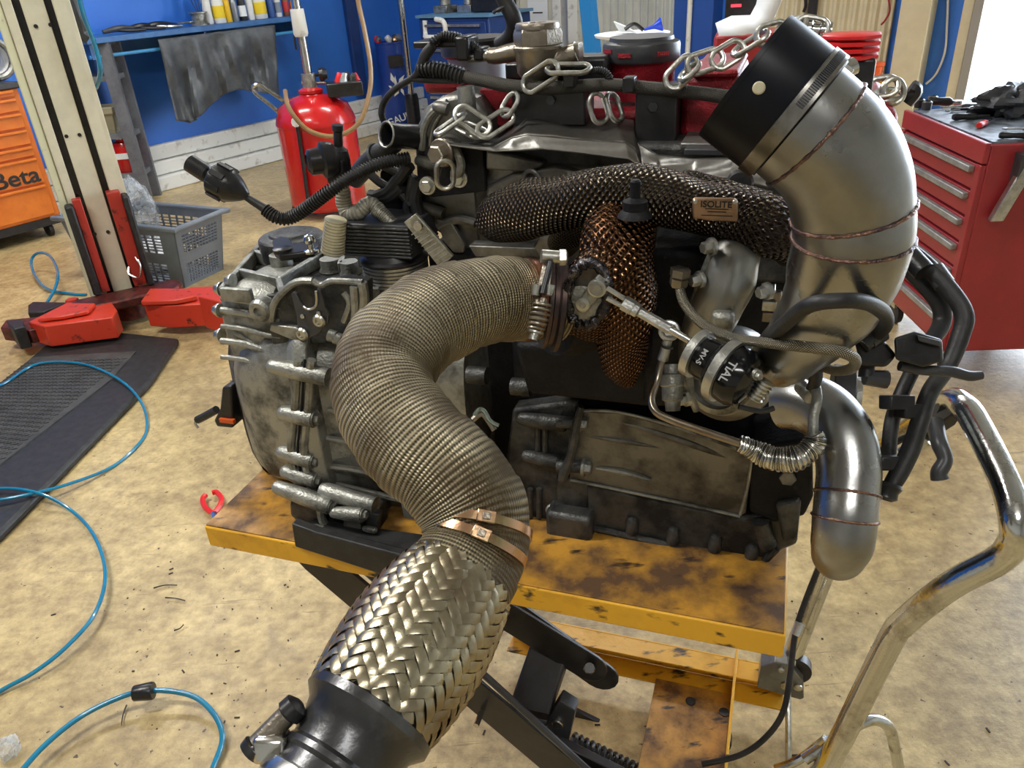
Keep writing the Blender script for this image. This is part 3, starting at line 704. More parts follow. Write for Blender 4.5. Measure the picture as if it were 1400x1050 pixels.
# ---------------- red waste-oil drainer
tb_ = G(455, 300); TK = facing(455, 300)
dk = (V(tb_.x, tb_.y, 0)).normalized()
r_ = 48 * dep(tb_) / F * 1.09; tc0 = V(tb_.x, tb_.y, 0) + dk * r_ * .8
def tk(px, py, off=0): 
    p = Pl(tc0, tc0 + TK.u, None); return p.at(px, py, off)
ztk = tk(432, 126).z
dn = thing('oil_drainer', 'red waste-oil drainer tank with chrome column near the blue wall', 'tank', tc0)
M().lathe(tc0, V(0, 0, 1), [(r_ * .9, .06), (r_ * .99, .09), (r_ * .99, ztk - .20), (r_ * 1.005, ztk - .195), (r_ * 1.005, ztk - .185), (r_ * .97, ztk - .15), (r_ * .86, ztk - .08), (r_ * .6, ztk - .035), (r_ * .3, ztk - .01), (.06, ztk + .02)], 36).obj('tank_body', REDT, dn)
M().lathe(tc0, V(0, 0, 1), [(.085, ztk + .0), (.085, ztk + .02), (.055, ztk + .035)], 20).obj('neck', REDT, dn)
pt = tk(426, 100); pt = V(tc0.x, tc0.y, 0)
zp = tk(428, 100).z
M().lathe(tc0, V(0, 0, 1), [(.05, ztk), (.05, zp)], 16).obj('column_socket', ALUL, dn)
M().lathe(tc0, V(0, 0, 1), [(.030, zp), (.030, zp + 1.2)], 16).obj('column', CHROME, dn)
M().lathe(tc0, V(0, 0, 1), [(.042, tk(412, 50).z), (.05, tk(412, 46).z), (.045, tk(410, 12).z)], 16).obj('upper_sleeve', WHITE, dn)
kb = tk(435, 102); M().lathe(kb, TK.u, [(.012, -.06), (.012, 0), (.04, .005), (.045, .03), (.03, .06)], 14).obj('knob', BLACK, dn)
M().rod(tk(412, 113), tk(448, 113), .012).obj('tee_bar', STEEL, dn)
M().tube([tk(410, 35), tk(403, 45), tk(403, 55), tk(405, 68)], .007, 8).obj('hook', BSTEEL, dn)
M().tube([tk(385, 138, 0), tk(372, 130), tk(352, 122), tk(345, 116), tk(350, 110), tk(365, 118), tk(386, 134)] if False else [tk(388, 160), tk(368, 142), tk(350, 128), tk(346, 119), tk(354, 115), tk(368, 124), tk(388, 138)], .014, 8).obj('push_handle', CHROME, dn)
zq = tk(465, 124).z
M().box(tk(470, 118) - dk * .1, TK.u * .12, dk * .09, V(0, 0, .045)).obj('tray', BLACK, dn, bevel=.008)
rnd = random.Random(5)
for k in range(5):
    M().lathe(tk(462 + 6 * k, 108) - dk * (.1 + rnd.uniform(-.03, .03)), V(rnd.uniform(-.6, .6), rnd.uniform(-.6, .6), 1), [(.022, -.05), (.028, 0), (.02, .05)], 10).obj('adapter', (REDB, ALUL, BLACK, STEEL, REDB)[k], dn)
M().tube([tk(405, 155, 0) - dk * r_ * .95, tk(414, 215) - dk * r_ * .95, tk(422, 275) - dk * r_ * .95], .014, 8).obj('level_tube', BSTEEL, dn)
M().lathe(tk(404, 158) - dk * r_ * .97, -dk, [(.03, 0), (.03, .04)], 10).obj('tube_fitting', WHITE, dn)
M().tube([tk(390, 122) - dk * .1, tk(396, 140) - dk * .32, tk(420, 166) - dk * .36, tk(455, 174) - dk * .36, tk(486, 158) - dk * .32, tk(501, 120) - dk * .25, tk(503, 85) - dk * .2, tk(496, 40) - dk * .15, tk(488, 0) - dk * .1, tk(484, -50)], .016, 10).obj('drain_hose', mat('translucent brown hose', (.30, .19, .09), .25, 0, (.24, .15, .07), 6, .4, .6), dn)
for s in (-1, 1):
    c = tc0 + TK.u * s * r_ * .8 + V(0, 0, .06); M().lathe(c - dk * .02, dk, [(.03, 0), (.055, .006), (.055, .034), (.03, .04)], 16).obj('wheel', RUB, dn)
# ---------------- blue round bin with cans
BN = facing(548, 182); bb = BN.a; bkn = V(bb.x, bb.y, 0).normalized(); zb = BN.at(537, 58).z; rb = 20 * dep(bb) / F
bc_ = bb + bkn * rb
o = thing('waste_bin', 'blue cylindrical waste bin with white feather emblem at the wall corner', 'bin', bc_)
M().lathe(bc_, V(0, 0, 1), [(rb * .96, 0), (rb, .02), (rb, zb - .02), (rb * 1.03, zb - .015), (rb * 1.03, zb), (rb * .9, zb), (rb * .9, zb - .06)], 28).obj('drum', mat('navy printed drum', (.015, .05, .27), .35), o)
def onb(px, py): return BN.at(px, py) + bkn * .0
p = BN.at(541, 83); M().box(p - bkn * .012, BN.u * .075, bkn * .012, V(0, 0, .055)).obj('slot', BSTEEL, o)
for (x0, y0, x1, y1, w) in ((538, 113, 534, 99, .022), (545, 114, 553, 102, .02), (541, 118, 540, 103, .016), (545, 122, 539, 132, .022), (548, 120, 553, 131, .016), (536, 120, 531, 117, .012)):
    a, b = BN.at(x0, y0) - bkn * .012, BN.at(x1, y1) - bkn * .012; dd = (b - a); sd = dd.cross(bkn).normalized() * w
    M().prism([a, a + dd * .35 + sd, b, a + dd * .35 - sd], bkn * .01).obj('emblem_feather', WHITE, o)
text('GAULOISES', .10, BN.at(560, 157) - bkn * .014, BN.u + V(0, 0, .28), V(0, 0, 1), WHITE, o, name='lettering')
rnd = random.Random(9)
cans = [('red', REDB), ('silver', ALUL), ('white', BOTW), ('grey', BOTG), ('copper', COPPER)]
for k in range(5):
    c = bc_ + V(rnd.uniform(-.08, .08), rnd.uniform(-.08, .08), zb - .01) + BN.u * (k - 2) * .05
    oo = M().lathe(c, V(rnd.uniform(-.7, .7), rnd.uniform(-.7, .7), 1), [(.026, 0), (.032, .01), (.032, .06), (.024, .075)], 12).obj('drink_can', cans[k][1])
    tag(oo, cans[k][0] + ' crushed can in the top of the blue bin', 'can', 'cans heaped in the blue bin')
# ---------------- chrome column with black foot
q = facing(569, 190); dk2 = V(q.a.x, q.a.y, 0).normalized(); b0 = V(q.a.x, q.a.y, 0)
o = thing('chrome_stand', 'tall chrome pole with black foot right of the blue bin', 'pole', b0)
zf = q.at(566, 128).z
M().lathe(b0, V(0, 0, 1), [(.07, 0), (.07, zf * .9), (.06, zf)], 16).obj('foot', BLACK, o)
M().lathe(b0, V(0, 0, 1), [(.032, zf), (.032, zf + 1.4)], 16).obj('pole', CHROME, o)
# ---------------- blue bench cabinet with clutter
q = Pl(C0 + d1 * 1.5, C0 + d1 * 1.5 + d2, None)
def qz(px, py): return q.at(px, py)
zt = qz(620, 24).z; a = qz(572, 24); b = qz(668, 24); ua = (a - C0).dot(d2); ub = (b - C0).dot(d2)
o = thing('drawer_cabinet', 'dark blue drawer cabinet in the back corner under grey clutter', 'cabinet', C0 + d1 * 1.2 + d2 * (ua + ub) / 2)
M().box(C0 + d1 * 1.2 + d2 * (ua + ub) / 2 + V(0, 0, zt / 2), d2 * (ub - ua) / 2, d1 * .3, V(0, 0, zt / 2 - .001)).obj('body', BLUED, o, bevel=.01)
M().box(C0 + d1 * 1.2 + d2 * (ua + ub) / 2 + V(0, 0, zt + .012), d2 * ((ub - ua) / 2 + .02), d1 * .32, V(0, 0, .012)).obj('top_sheet', mat('worn blue top', (.10, .22, .36), .45), o)
for k in range(4):
    dr = M().box(C0 + d1 * 1.505 + d2 * (ua + ub) / 2 + V(0, 0, zt - .12 - .2 * k), d2 * ((ub - ua) / 2 - .03), d1 * .012, V(0, 0, .085)).obj('drawer', BLUED, o, bevel=.004)
    M().box(C0 + d1 * 1.525 + d2 * (ua + ub) / 2 + V(0, 0, zt - .06 - .2 * k), d2 * ((ub - ua) / 2 - .08), d1 * .012, V(0, 0, .01)).obj('drawer_handle', ALUL, dr)
rnd = random.Random(2)
for k, (nm, lb_, mm) in enumerate((('vise', 'grey bench vise on the left of the dark blue cabinet', ALU), ('metal_block', 'pale metal machine part in the middle of the dark blue cabinet top', ALUL), ('black_case', 'black case at the right end of the dark blue cabinet top', BLACK))):
    c = C0 + d1 * 1.25 + d2 * (ua + (ub - ua) * (.14 + .35 * k)) + V(0, 0, zt + .024)
    if k == 2: oo = M().box(c + V(0, 0, .15), d2 * .16, d1 * .12, V(0, 0, .15)).obj(nm, mm, bevel=.02)
    else:
        m_ = M().box(c + V(0, 0, .03), d2 * .08, d1 * .08, V(0, 0, .03)); m_.cyl(c + V(0, 0, .06), c + V(0, 0, .16), .05, .04); m_.box(c + V(0, 0, .19), d2 * .05, d1 * .1, V(0, 0, .035)); m_.rod(c + V(0, 0, .17) - d2 * .12, c + V(0, 0, .17) + d2 * .12, .014); oo = m_.obj(nm, mm, bevel=.006)
    tag(oo, lb_, nm.split('_')[-1])
tag(M().tube([qz(583, 28) + d1 * .02, qz(584, 45) + d1 * .02, qz(590, 50) + d1 * .06, qz(611, 48) + d1 * .04, qz(611, 30) + d1 * .04, qz(598, 26) + d1 * .02], .022, 8).obj('white_hook_pipe', WHITE), 'white bent pipe hanging on the front of the dark blue cabinet', 'pipe')
# slanted blue jack post and table with funnel
q = facing(860, 330); dd = V(q.a.x, q.a.y, 0).normalized(); bs0 = V(q.a.x, q.a.y, 0)
zt = q.at(850, 46).z
o = thing('round_table', 'round white tray table behind the engine holding a blue funnel', 'table', bs0)
M().lathe(bs0, V(0, 0, 1), [(.16, zt - .02), (.20, zt - .012), (.205, zt), (.16, zt - .004)], 30).obj('tray_top', PAPER, o)
M().lathe(bs0, V(0, 0, 1), [(.03, .02), (.03, zt - .02)], 12).obj('leg', BSTEEL, o)
M().lathe(bs0, V(0, 0, 1), [(.2, 0), (.2, .015), (.05, .03)], 24).obj('foot', BSTEEL, o)
p = bs0 + q.u * .06 + V(0, 0, zt)
tag(M().lathe(p + q.u * .07 + V(0, 0, .03), -q.u - V(0, 0, .25), [(.033, -.03), (.035, -.025), (.012, .015), (.006, .07)], 20).obj('blue_funnel', mat('blue funnel plastic', (.01, .06, .62), .3)), 'blue plastic funnel lying on the round white tray', 'funnel')
tag(M().prism([p - q.u * .16 + V(0, 0, .06), p - q.u * .13 + V(0, 0, .01), p - q.u * .04 + V(0, 0, .002), p - q.u * .10 + V(0, 0, .035)], dd * .07).obj('folded_card', PAPER), 'curled white paper beside the blue funnel', 'paper')
tag(M().tube([p - q.u * .1 + V(0, 0, .02), p - q.u * .05 + V(0, 0, .045), p + V(0, 0, .012)], .01, 8).obj('black_clip', BLACK), 'small black clip between the paper and the blue funnel', 'clip')
q = Pl(C0 + d1 * .9, C0 + d1 * .9 + d2, None)
a = q.at(801, 0); b = q.at(812, 60)
tag(M().box((a + b) / 2, d2 * .055, d1 * .05, (a - b) * 1.0 + V(0, 0, .3)).obj('leaning_board', mat('light blue beam', (.02, .22, .55), .45)), 'light blue beam leaning before the pale corrugated wall', 'beam')
# ---------------- red service machine with display and paper
q = facing(1010, 300); dd = V(q.a.x, q.a.y, 0).normalized(); bs0 = V(q.a.x, q.a.y, 0)
zt = q.at(1020, 46).z; ul = q.uz(976, 50)[0]; ur = q.uz(1075, 50)[0]
o = thing('service_machine', 'red service machine with a small digital display behind the chain', 'machine', bs0 + dd * .2)
M().box(q.p((ul + ur) / 2, zt / 2) + dd * .2, q.u * (ur - ul) / 2, dd * .2, V(0, 0, zt / 2 - .002)).obj('housing', REDC, o, bevel=.02)
z2 = q.at(1015, 3).z; uc = (q.uz(992, 20)[0] + q.uz(1045, 20)[0]) / 2
M().box(q.p(uc, (zt + z2) / 2 + .03) + dd * .25, q.u * .12, dd * .03, V(0, 0, (z2 - zt) / 2 + .03)).obj('display_panel', BSTEEL, o, bevel=.006)
LED = mat('red digits', (.3, .01, .01), .5, emit=((1, .05, .08), 1.5))
M().box(q.p(q.uz(1005, 11)[0], q.uz(1005, 11)[1]) + dd * .215, q.u * .03, dd * .003, V(0, 0, .008)).obj('display_digits', LED, o)
pts = [q.at(980, 40), q.at(985, 48), q.at(1025, 48), q.at(1060, 18), q.at(1070, -20), q.at(1040, -25), q.at(1028, 18), q.at(990, 22)]
m_ = M(); mid = [(978, 32, 984, 47), (1000, 22, 1010, 46), (1026, 21, 1036, 43), (1034, 6, 1058, 24), (1040, -20, 1070, -4), (1044, -50, 1074, -40)]
vs = []
for i, (a0, b0_, a1, b1_) in enumerate(mid): vs += [q.at(a0, b0_) - dd * (.0), q.at(a1, b1_) - dd * .10]
m_.add(vs, [(2 * i, 2 * i + 1, 2 * i + 3, 2 * i + 2) for i in range(5)]); oo = m_.obj('paper_sheet', PAPER); md = oo.modifiers.new('s', 'SOLIDIFY'); md.thickness = .003
tag(oo, 'large curled white paper lying on the red service machine', 'paper')
# hanging cords and socket on the back wall
def wp(px, py, off=.1): return W2.at(px, py) + d1 * off
tag(M().tube([wp(1298, -30, .03), wp(1296, 30, .03), wp(1293, 70, .03), wp(1281, 100, .03), wp(1267, 114, .03)], .008, 6).obj('white_cable', WHITE), 'thin white cable hanging on the blue strip beside the door', 'cable')
o = thing('orange_plug', 'orange plug with yellow lead beside the cream pillar', 'plug', wp(1211, 92, .25))
M().lathe(wp(1211, 92, .25), V(0, 0, 1), [(.03, -.07), (.04, 0), (.04, .04), (.05, .045), (.05, .07)], 14).obj('plug_body', mat('orange plastic', (.75, .12, .03), .4), o)
M().tube([wp(1211, 92, .25), wp(1213, 105, .2), wp(1218, 125, .2), wp(1222, 170, .2)], .012, 8).obj('lead', BOTY, o)
tag(M().tube([wp(1217, -20, .12), wp(1222, 10, .12), wp(1217, 24, .12), wp(1210, 32, .12)], .007, 6).obj('red_cable', REDM), 'thin red cable hanging by the cream corrugated wall', 'cable')
o = thing('wall_bracket', 'black hanging strap on the cream corrugated wall above the red coil', 'strap', wp(1118, 36, .1))
M().box(wp(1118, 0, .1), d2 * .035, d1 * .012, V(0, 0, .35)).obj('strap', BSTEEL, o); M().tube([wp(1106, -10, .1), wp(1107, 6, .1), wp(1104, 15, .1)], .012, 8).obj('hook', BSTEEL, o)
# ---------------- red tool cabinet on the right
rc = G(1283, 482, .13); RDIR = V(.065, .998, 0).normalized(); RN = V(.998, -.065, 0)
RC = Pl(rc, rc + RDIR, None)                 # drawer face
zt = RC.at(1348, 194).z; lenr = abs(RC.uz(1236, 152)[0])
print('red cabinet', zt, lenr)
lenr = min(max(lenr, .6), 1.1)
def rcb(u0, u1, v0, v1, z0, z1): return M().box(V(rc.x, rc.y, (z0 + z1) / 2) + RDIR * (u0 + u1) / 2 + RN * (v0 + v1) / 2, RDIR * (u1 - u0) / 2, RN * (v1 - v0) / 2, V(0, 0, (z1 - z0) / 2))
CW = .62
o = thing('tool_chest', 'red rolling drawer cabinet with grey handles near the open door', 'cabinet', V(rc.x, rc.y, 0) + RDIR * lenr / 2 + RN * CW / 2)
rcb(0, lenr, .02, CW, .13, zt - .012).obj('body', REDC, o, bevel=.006)
rcb(-.002, lenr + .002, .0, .02, zt - .075, zt - .005).obj('top_rail', REDC, o, bevel=.004)
rcb(0, .035, 0, .02, .13, zt - .08).obj('corner_rail', REDC, o, bevel=.003); rcb(lenr - .035, lenr, 0, .02, .13, zt - .08).obj('corner_rail', REDC, o, bevel=.003)
rcb(.02, lenr - .02, .03, CW - .02, zt - .012, zt - .004).obj('top_mat', mat('scuffed grey top mat', (.20, .23, .27), .42, .1, (.05, .055, .065), 18, .42, .6, .2), o)
hs = [.095] * 6; rest = (zt - .08 - .15) - sum(hs); hs.append(rest); z = zt - .08
for i, h in enumerate(hs):
    dr = rcb(.038, lenr - .038, .004, .02, z - h + .006, z - .004).obj('drawer', REDC, o, bevel=.003)
    rcb(.045, lenr - .045, -.018, .006, z - .032, z - .010).obj('drawer_handle', mat('grey grip strip', (.36, .37, .36), .4, .4, (.26, .26, .25), 30, .4, .6) if i == 0 else bpy.data.materials['grey grip strip'], dr, bevel=.004)
    z -= h
pA = Pl(V(rc.x, rc.y, 0), V(rc.x, rc.y, 0) + RN, None)
h0 = pA.at(1396, 228); h1 = pA.at(1358, 292)
hd = M().box((h0 + h1) / 2 - RDIR * .03, RN * .022, RDIR * .015, (h0 - h1) / 2 * 1.2).obj('side_handle', ALUL, o, bevel=.004)
M().box(h0 - RDIR * .015, RN * .03, RDIR * .03, V(0, 0, .05)).obj('handle_bracket', BGREY, hd)
for (u, v) in ((.08, .08), (lenr - .1, .08), (.08, CW - .1), (lenr - .1, CW - .1), ):
    c = V(rc.x, rc.y, .05) + RDIR * u + RN * v
    w = M().lathe(c - RN * .018, RN, [(.028, 0), (.05, .006), (.05, .03), (.028, .036)], 20).obj('caster', RUB, o)
    M().box(c + V(0, 0, .055), RN * .026, RDIR * .03, V(0, 0, .026)).obj('caster_fork', ZINC, w)
# tools on its top
def tt(px, py, h=.008): return G(px, py, zt - .004 + h)
def tool(nm, a, b, r, m, lb_, hm=None, hf=.45, cat='tool', tip=None):
    a, b = V(a), V(b); o = thing(nm, lb_, cat, (a + b) / 2 - V(0, 0, r))
    mid = a.lerp(b, hf); d_ = (b - a).normalized(); L_ = (mid - a).length
    M().lathe(a, d_, [(r * .7, 0), (r, L_ * .12), (r * .82, L_ * .5), (r, L_ * .85), (r * .6, L_)], 12).obj('handle', hm or m, o)
    M().cyl(mid, b, r * .38, r * .3, 10).obj('shaft', m, o)
    if tip: M().lathe(b - d_ * .005, V(0, 0, 1), [(r * 1.1, -r * .4), (r * 1.2, 0), (r * 1.1, r * .4)], 12).obj('head', m, o)
tool('screwdriver', tt(1268, 138, .02), tt(1310, 140, .012), .020, STEEL, 'fat black-handled ratchet lying at the back edge of the red cabinet', BLACK, .8, tip=1)
tool('scraper', tt(1345, 144), tt(1284, 147), .010, STEEL, 'grey-brown file lying behind the silver wrench', BGREY, .5)
tool('wrench', tt(1352, 145), tt(1294, 152), .008, CHROME, 'bright silver wrench pointing left on the red cabinet', CHROME, .5, tip=1)
tool('screwdriver', tt(1303, 160, .014), tt(1353, 158, .01), .014, BGREY, 'black screwdriver lying in the middle of the red cabinet', BLACK, .65)
tool('cutter', tt(1338, 172, .012), tt(1356, 163, .012), .012, CHROME, 'small red and white cutter near the front edge of the red cabinet', REDB, .55)
tool('pliers', tt(1400, 153, .012), tt(1376, 154, .010), .012, STEEL, 'dark pliers at the right edge beside the bright screwdriver', BGREY, .5, tip=1)
tool('spanner', tt(1425, 176), tt(1372, 176), .008, ALUL, 'grey spanner at the right front of the red cabinet', ALUL, .5, tip=1)
tool('marker', tt(1366, 185, .012), tt(1425, 185, .012), .012, BLACK, 'thick black tool nearest the front right of the red cabinet', BLACK, .7)
tool('tweezers', tt(1300, 150), tt(1352, 148), .007, BSTEEL, 'thin black rod lying under the silver wrench', BSTEEL, .5)
p = tt(1350, 149, .012); tag(M().box(p, RDIR * .03, RN * .025, V(0, 0, .012)).obj('red_clip', REDC, bevel=.005), 'small dull red clip beside the silver wrench', 'clip')
for k, (x, y, lb_) in enumerate(((1256, 147, 'small black socket at the left corner of the red cabinet'), (1266, 150, 'second black socket beside the left corner socket'), (1274, 143, 'black and chrome socket behind the left corner sockets'))):
    p = tt(x, y, 0); tag(M().lathe(p, V(0, 0, 1), [(.018, 0), (.02, .03), (.013, .035), (.013, .01)], 14).obj('socket', (BSTEEL, BGREY, CHROME)[k]), lb_, 'socket', 'sockets at the left corner of the red cabinet')
m_ = crumple(tt(1385, 138, .055), .13, .09, .05, 12, m=BGREY, amp=.35, nm='work_gloves'); tag(m_, 'heap of dark gloves at the back right of the red cabinet', 'gloves')
# ---------------- floor items
z = .010
def fl(*pts, zz=None): return [G(x, y, (zz[i] if zz else .008)) for i, (x, y) in enumerate(pts)]
hz = [.006] * 7 + [.01] * 4
tag(M().tube(fl((-60, 545), (0, 527), (50, 498), (110, 497), (160, 517), (192, 548), (201, 585), (185, 612), (150, 640), (90, 663), (30, 678), (-40, 690), (-120, 705), (-60, 682), (0, 668), (55, 675), (100, 700), (130, 735), (144, 785), (130, 838), (90, 885), (45, 920), (0, 945), (-60, 985), (-50, 1120), (20, 1060),
    zz=[.05] * 5 + [.03, .007, .007, .007, .03] + [.05] * 6 + [.012, .02, .03, .035, .03, .02, .01, .007, .02, .03]), .0058, 10, 8).obj('air_hose', HOSEB), 'blue air hose winding over the floor and the rubber ramp', 'hose')
o = thing('air_line', 'short blue air hose arc with a black fitting at bottom left', 'hose', G(190, 960))
M().tube([G(x, y, h) for x, y, h in ((20, 1065, .03), (60, 1020, .035), (110, 980, .04), (160, 955, .045), (195, 945, .05), (235, 945, .045), (270, 955, .04), (295, 980, .03), (304, 1010, .02), (293, 1045, .012), (280, 1075, .008))], .0065, 12, 8).obj('hose_tube', HOSEB, o)
a, b = G(183, 948, .05), G(210, 944, .05)
M().lathe(a, b - a, [(.018, 0), (.019, .004), (.022, (b - a).length - .004), (.020, (b - a).length)], 12).obj('fitting', BLACK, o)
tag(M().tube([G(x, y, h) for x, y, h in ((60, 420, .01), (75, 395, .06), (79, 372, .10), (68, 350, .12), (52, 346, .12), (43, 356, .08), (47, 375, .04), (65, 395, .02), (100, 402, .008), (118, 403, .008))], .0085, 10, 6).obj('hose_loop', HOSEB), 'small blue hose loop left of the lift post foot', 'hose')
tag(M().tube([LP.at(100, -30) - lb * .1, LP.at(112, 20) - lb * .1, LP.at(128, 60) - lb * .06, LP.at(136, 95) - lb * .05, LP.at(132, 125) + lb * .1, LP.at(120, 140) + lb * .25], .011, 10).obj('hanging_hose', HOSEB), 'blue hose hanging down the right side of the lift post', 'hose')
o = thing('side_bracket', 'dark bracket hardware on the upper right edge of the lift post', 'bracket', LP.at(110, 30) + lb * .15)
M().tube([LP.at(98, 0) + lb * .1, LP.at(106, 22) + lb * .08, LP.at(113, 45) + lb * .1, LP.at(124, 54) + lb * .1], .03, 8).obj('cover', BGREY, o)
o = crumple(G(10, 1024, .028), .022, .026, .026, 21, m=CLEAR, amp=.25, nm='plastic_scrap'); tag(o, 'crumpled clear plastic piece at the bottom left corner', 'plastic')
o = thing('red_pliers', 'red handled pliers on the floor beyond the platform left corner', 'pliers', G(292, 694))
for (pts, ) in (([(292, 703), (281, 694), (277, 683), (281, 677)],), ([(292, 703), (300, 692), (303, 682), (296, 673), (290, 674)],)):
    M().tube([G(x, y, .02) for x, y in pts], .009, 8).obj('handle', REDB, o)
M().tube([G(292, 703, .02), G(297, 712, .02), G(301, 722, .02)], [.012, .014, .005], 8).obj('jaw', STEEL, o)
tag(M().tube(fl((173, 964), (168, 978), (166, 992)), [.0022, .0016, .001], 6).obj('cable_tie', DEB), 'cut black cable tie tail below the black hose fitting', 'debris')
for (pts, lb_) in (([(210, 804), (225, 800), (242, 800)], 'upper dark bent cable tie scrap on the floor'), ([(226, 817), (240, 818), (253, 821)], 'lower straight dark cable tie scrap on the floor'), ([(238, 862), (246, 859), (251, 854)], 'curled dark sliver below the cable tie scraps')):
    tag(M().tube(fl(*pts), [.0022, .0016, .0016], 6).obj('cable_scrap', DEB), lb_, 'debris')
m_ = M(); rnd = random.Random(77)
for k in range(170):
    x = rnd.uniform(0, 1400); y = rnd.uniform(480, 1050)
    if rnd.random() < .55: x = rnd.uniform(150, 560); y = rnd.uniform(760, 1050)
    p = G(x, y, .001); s = rnd.choice((.001, .0015, .002, .003)); a = rnd.uniform(0, PI); l = rnd.choice((1, 1.2, 1.6, 3))
    dx = V(math.cos(a), math.sin(a), 0)
    m_.box(p + V(0, 0, s * .3), dx * s * l * .7, V(-dx.y, dx.x, 0) * s * .6, V(0, 0, s * .3))
tag(m_.obj('floor_grit', DEB), 'scattered dark chips and shavings on the floor', 'debris', kind='stuff')
# ================================================================== SCISSOR LIFT CART
ct = thing('lift_table', 'yellow scissor lift table cart with chrome push handle under the engine', 'cart', E_(.5, .26, -TZ))
TW, TD = 1.01, .52
M().ebox(0, TW, 0, TD, -.048, -.003).obj('platform_frame', YSIDE, ct, bevel=.003)
M().ebox(.003, TW - .003, .003, TD - .003, -.003, 0).obj('platform_top', YTOP, ct, bevel=.001)
zr = .15
def L_(px, py, z): return G(px, py, z)
def uvw(p): q = p - A0; return q.dot(EU), q.dot(EV), q.dot(EW)
vr = .40
u1 = uvw(L_(1005, 925, zr))[0]; uE = uvw(L_(1095, 945, zr))[0]
w0 = zr - TZ
M().ebox(.42, uE - .03, vr - .02, vr + .03, w0 - .005, w0).obj('rear_rail', YSIDE, ct, bevel=.001)
M().ebox(.42, uE - .02, vr + .03, vr + .035, w0 - .07, w0).obj('rail_web', YSIDE, ct, bevel=.001)
M().ebox(.42, uE - .03, vr - .02, vr + .03, w0 - .075, w0 - .070).obj('rail_foot', YSIDE, ct)
ua = uvw(L_(893, 945, zr - .05))[0]; 
M().ebox(ua, u1 - .004, .02, vr - .02, w0 - .062, w0 - .056).obj('end_plate', YTOP, ct, bevel=.001)
M().ebox(u1 - .004, u1 + .002, .02, vr + .04, w0 - .07, w0 + .02).obj('end_flange', YSIDE, ct, bevel=.001)
for (x, y) in ((944, 959), (990, 974)): M().lathe(G(x, y, zr - .056), V(0, 0, 1), [(.011, 0), (.011, .002)], 14).obj('plate_hole', BSTEEL, ct)
# grey handle bracket
VB = vr - .03
br = M().prism([P(x, y, VB) for x, y in ((1035, 940), (1040, 912), (1060, 905), (1078, 908), (1098, 932), (1099, 955), (1094, 957))], EV * .05).obj('handle_bracket', mat('grey bracket steel', (.26, .27, .25), .4, .7, (.18, .18, .17), 20, .4, .6), ct, bevel=.002)
for (x, y, r) in ((1068, 914, .007), (1091, 938, .009), (1074, 936, .010)): M().lathe(P(x, y, VB), -EV, [(r, 0), (r, .006), (r * .6, .008)], 14).obj('rivet', ZINC, br)
M().lathe(P(1086, 912, VB + .03), -EV, [(.035, -.01), (.035, .012)], 24).obj('latch_disc', BSTEEL, br)
# scissor arms
def bar(pts, v, th, m=BSTEEL, nm='scissor_arm', par=ct, **k): return M().prism([P(x, y, v) for x, y in pts], EV * th).obj(nm, m, par, bevel=.002, **k)
def arm_bar(a, b, w, v, th, nm='scissor_arm', m=BSTEEL):      # pixel axis, width px
    a, b = P(*a, v), P(*b, v); w = w * dep(a) / F / 2; d = (b - a).normalized(); n = d.cross(EV).normalized()
    pts = [a + d * w * math.cos(t) * -1 + n * w * math.sin(t) for t in [PI * k / 8 - PI / 2 for k in range(9)]] + [b + d * w * math.cos(t) - n * w * math.sin(t) for t in [PI * k / 8 - PI / 2 for k in range(9)]]
    return M().prism(pts, EV * th).obj(nm, m, ct, bevel=.002)
a1 = arm_bar((430, 765), (812, 1090), 60, .075, .008)
M().tube([P(x, y, .075) for x, y in ((478, 762), (650, 912), (792, 1042), (850, 1095))], .007, 8).obj('arm_edge', BGREY, a1)
arm_bar((620, 800), (804, 913), 52, .19, .008)
arm_bar((600, 770), (820, 925), 52, .235, .008)
M().rod(P(806, 913, .17), P(806, 913, .30), .010).obj('arm_pin', BGREY, ct)
M().lathe(P(806, 913, .185), -EV, [(.012, 0), (.012, .006), (.007, .008)], 6).obj('pin_nut', ALU, ct)
x0, x1 = P(760, 868, .24), P(718, 990, .11)
d = (x1 - x0); sx = EU * .042
M().box((x0 + x1) / 2, sx, d / 2, sx.cross(d).normalized() * .018).obj('cross_channel', BGREY, ct, bevel=.006)
for (x, y, v) in ((752, 890, .22), (727, 975, .12)):
    m_ = M()
    for k in (-1, 0, 1): m_.box(P(x, y, v) + d.normalized() * .012 * k - EV * .02, EU * .035, d.normalized() * .004, EV * .008)
    m_.obj('channel_ribs', BSTEEL, ct, bevel=.001)
bar([(748, 985), (765, 958), (787, 972), (776, 1018), (752, 1020), (744, 1008)], .13, .03, BGREY, 'pivot_block')
M().lathe(P(763, 988, .13), -EV, [(.012, 0), (.012, .005), (.010, .007)], 20).obj('slotted_bolt', ZINC, ct)
bar([(786, 972), (880, 1018), (905, 1050), (905, 1075), (870, 1050), (785, 1000)], .30, .012, BSTEEL, 'jack_arm')
bar([(730, 1008), (770, 1020), (860, 1065), (850, 1085), (760, 1050)], .10, .02, BSTEEL, 'jack_arm')
s0, s1_ = P(778, 1014, .18), P(872, 1060, .18); m_ = M(); N_ = 150; pts = []; dd = (s1_ - s0); x, y, a_ = frame(dd)
for i in range(N_): t = i / N_; pts.append(s0 + dd * t + (x * math.cos(t * 12 * 2 * PI) + y * math.sin(t * 12 * 2 * PI)) * .021)
m_.tube(pts, .0042, 8, 1).obj('coil_spring', BSTEEL, ct); M().cyl(s0, s1_, .012).obj('spring_rod', BGREY, ct)
M().lathe(P(658, 975, .07), -EV, [(.006, 0), (.006, .03)], 10).obj('lever_pin', STEEL, ct)
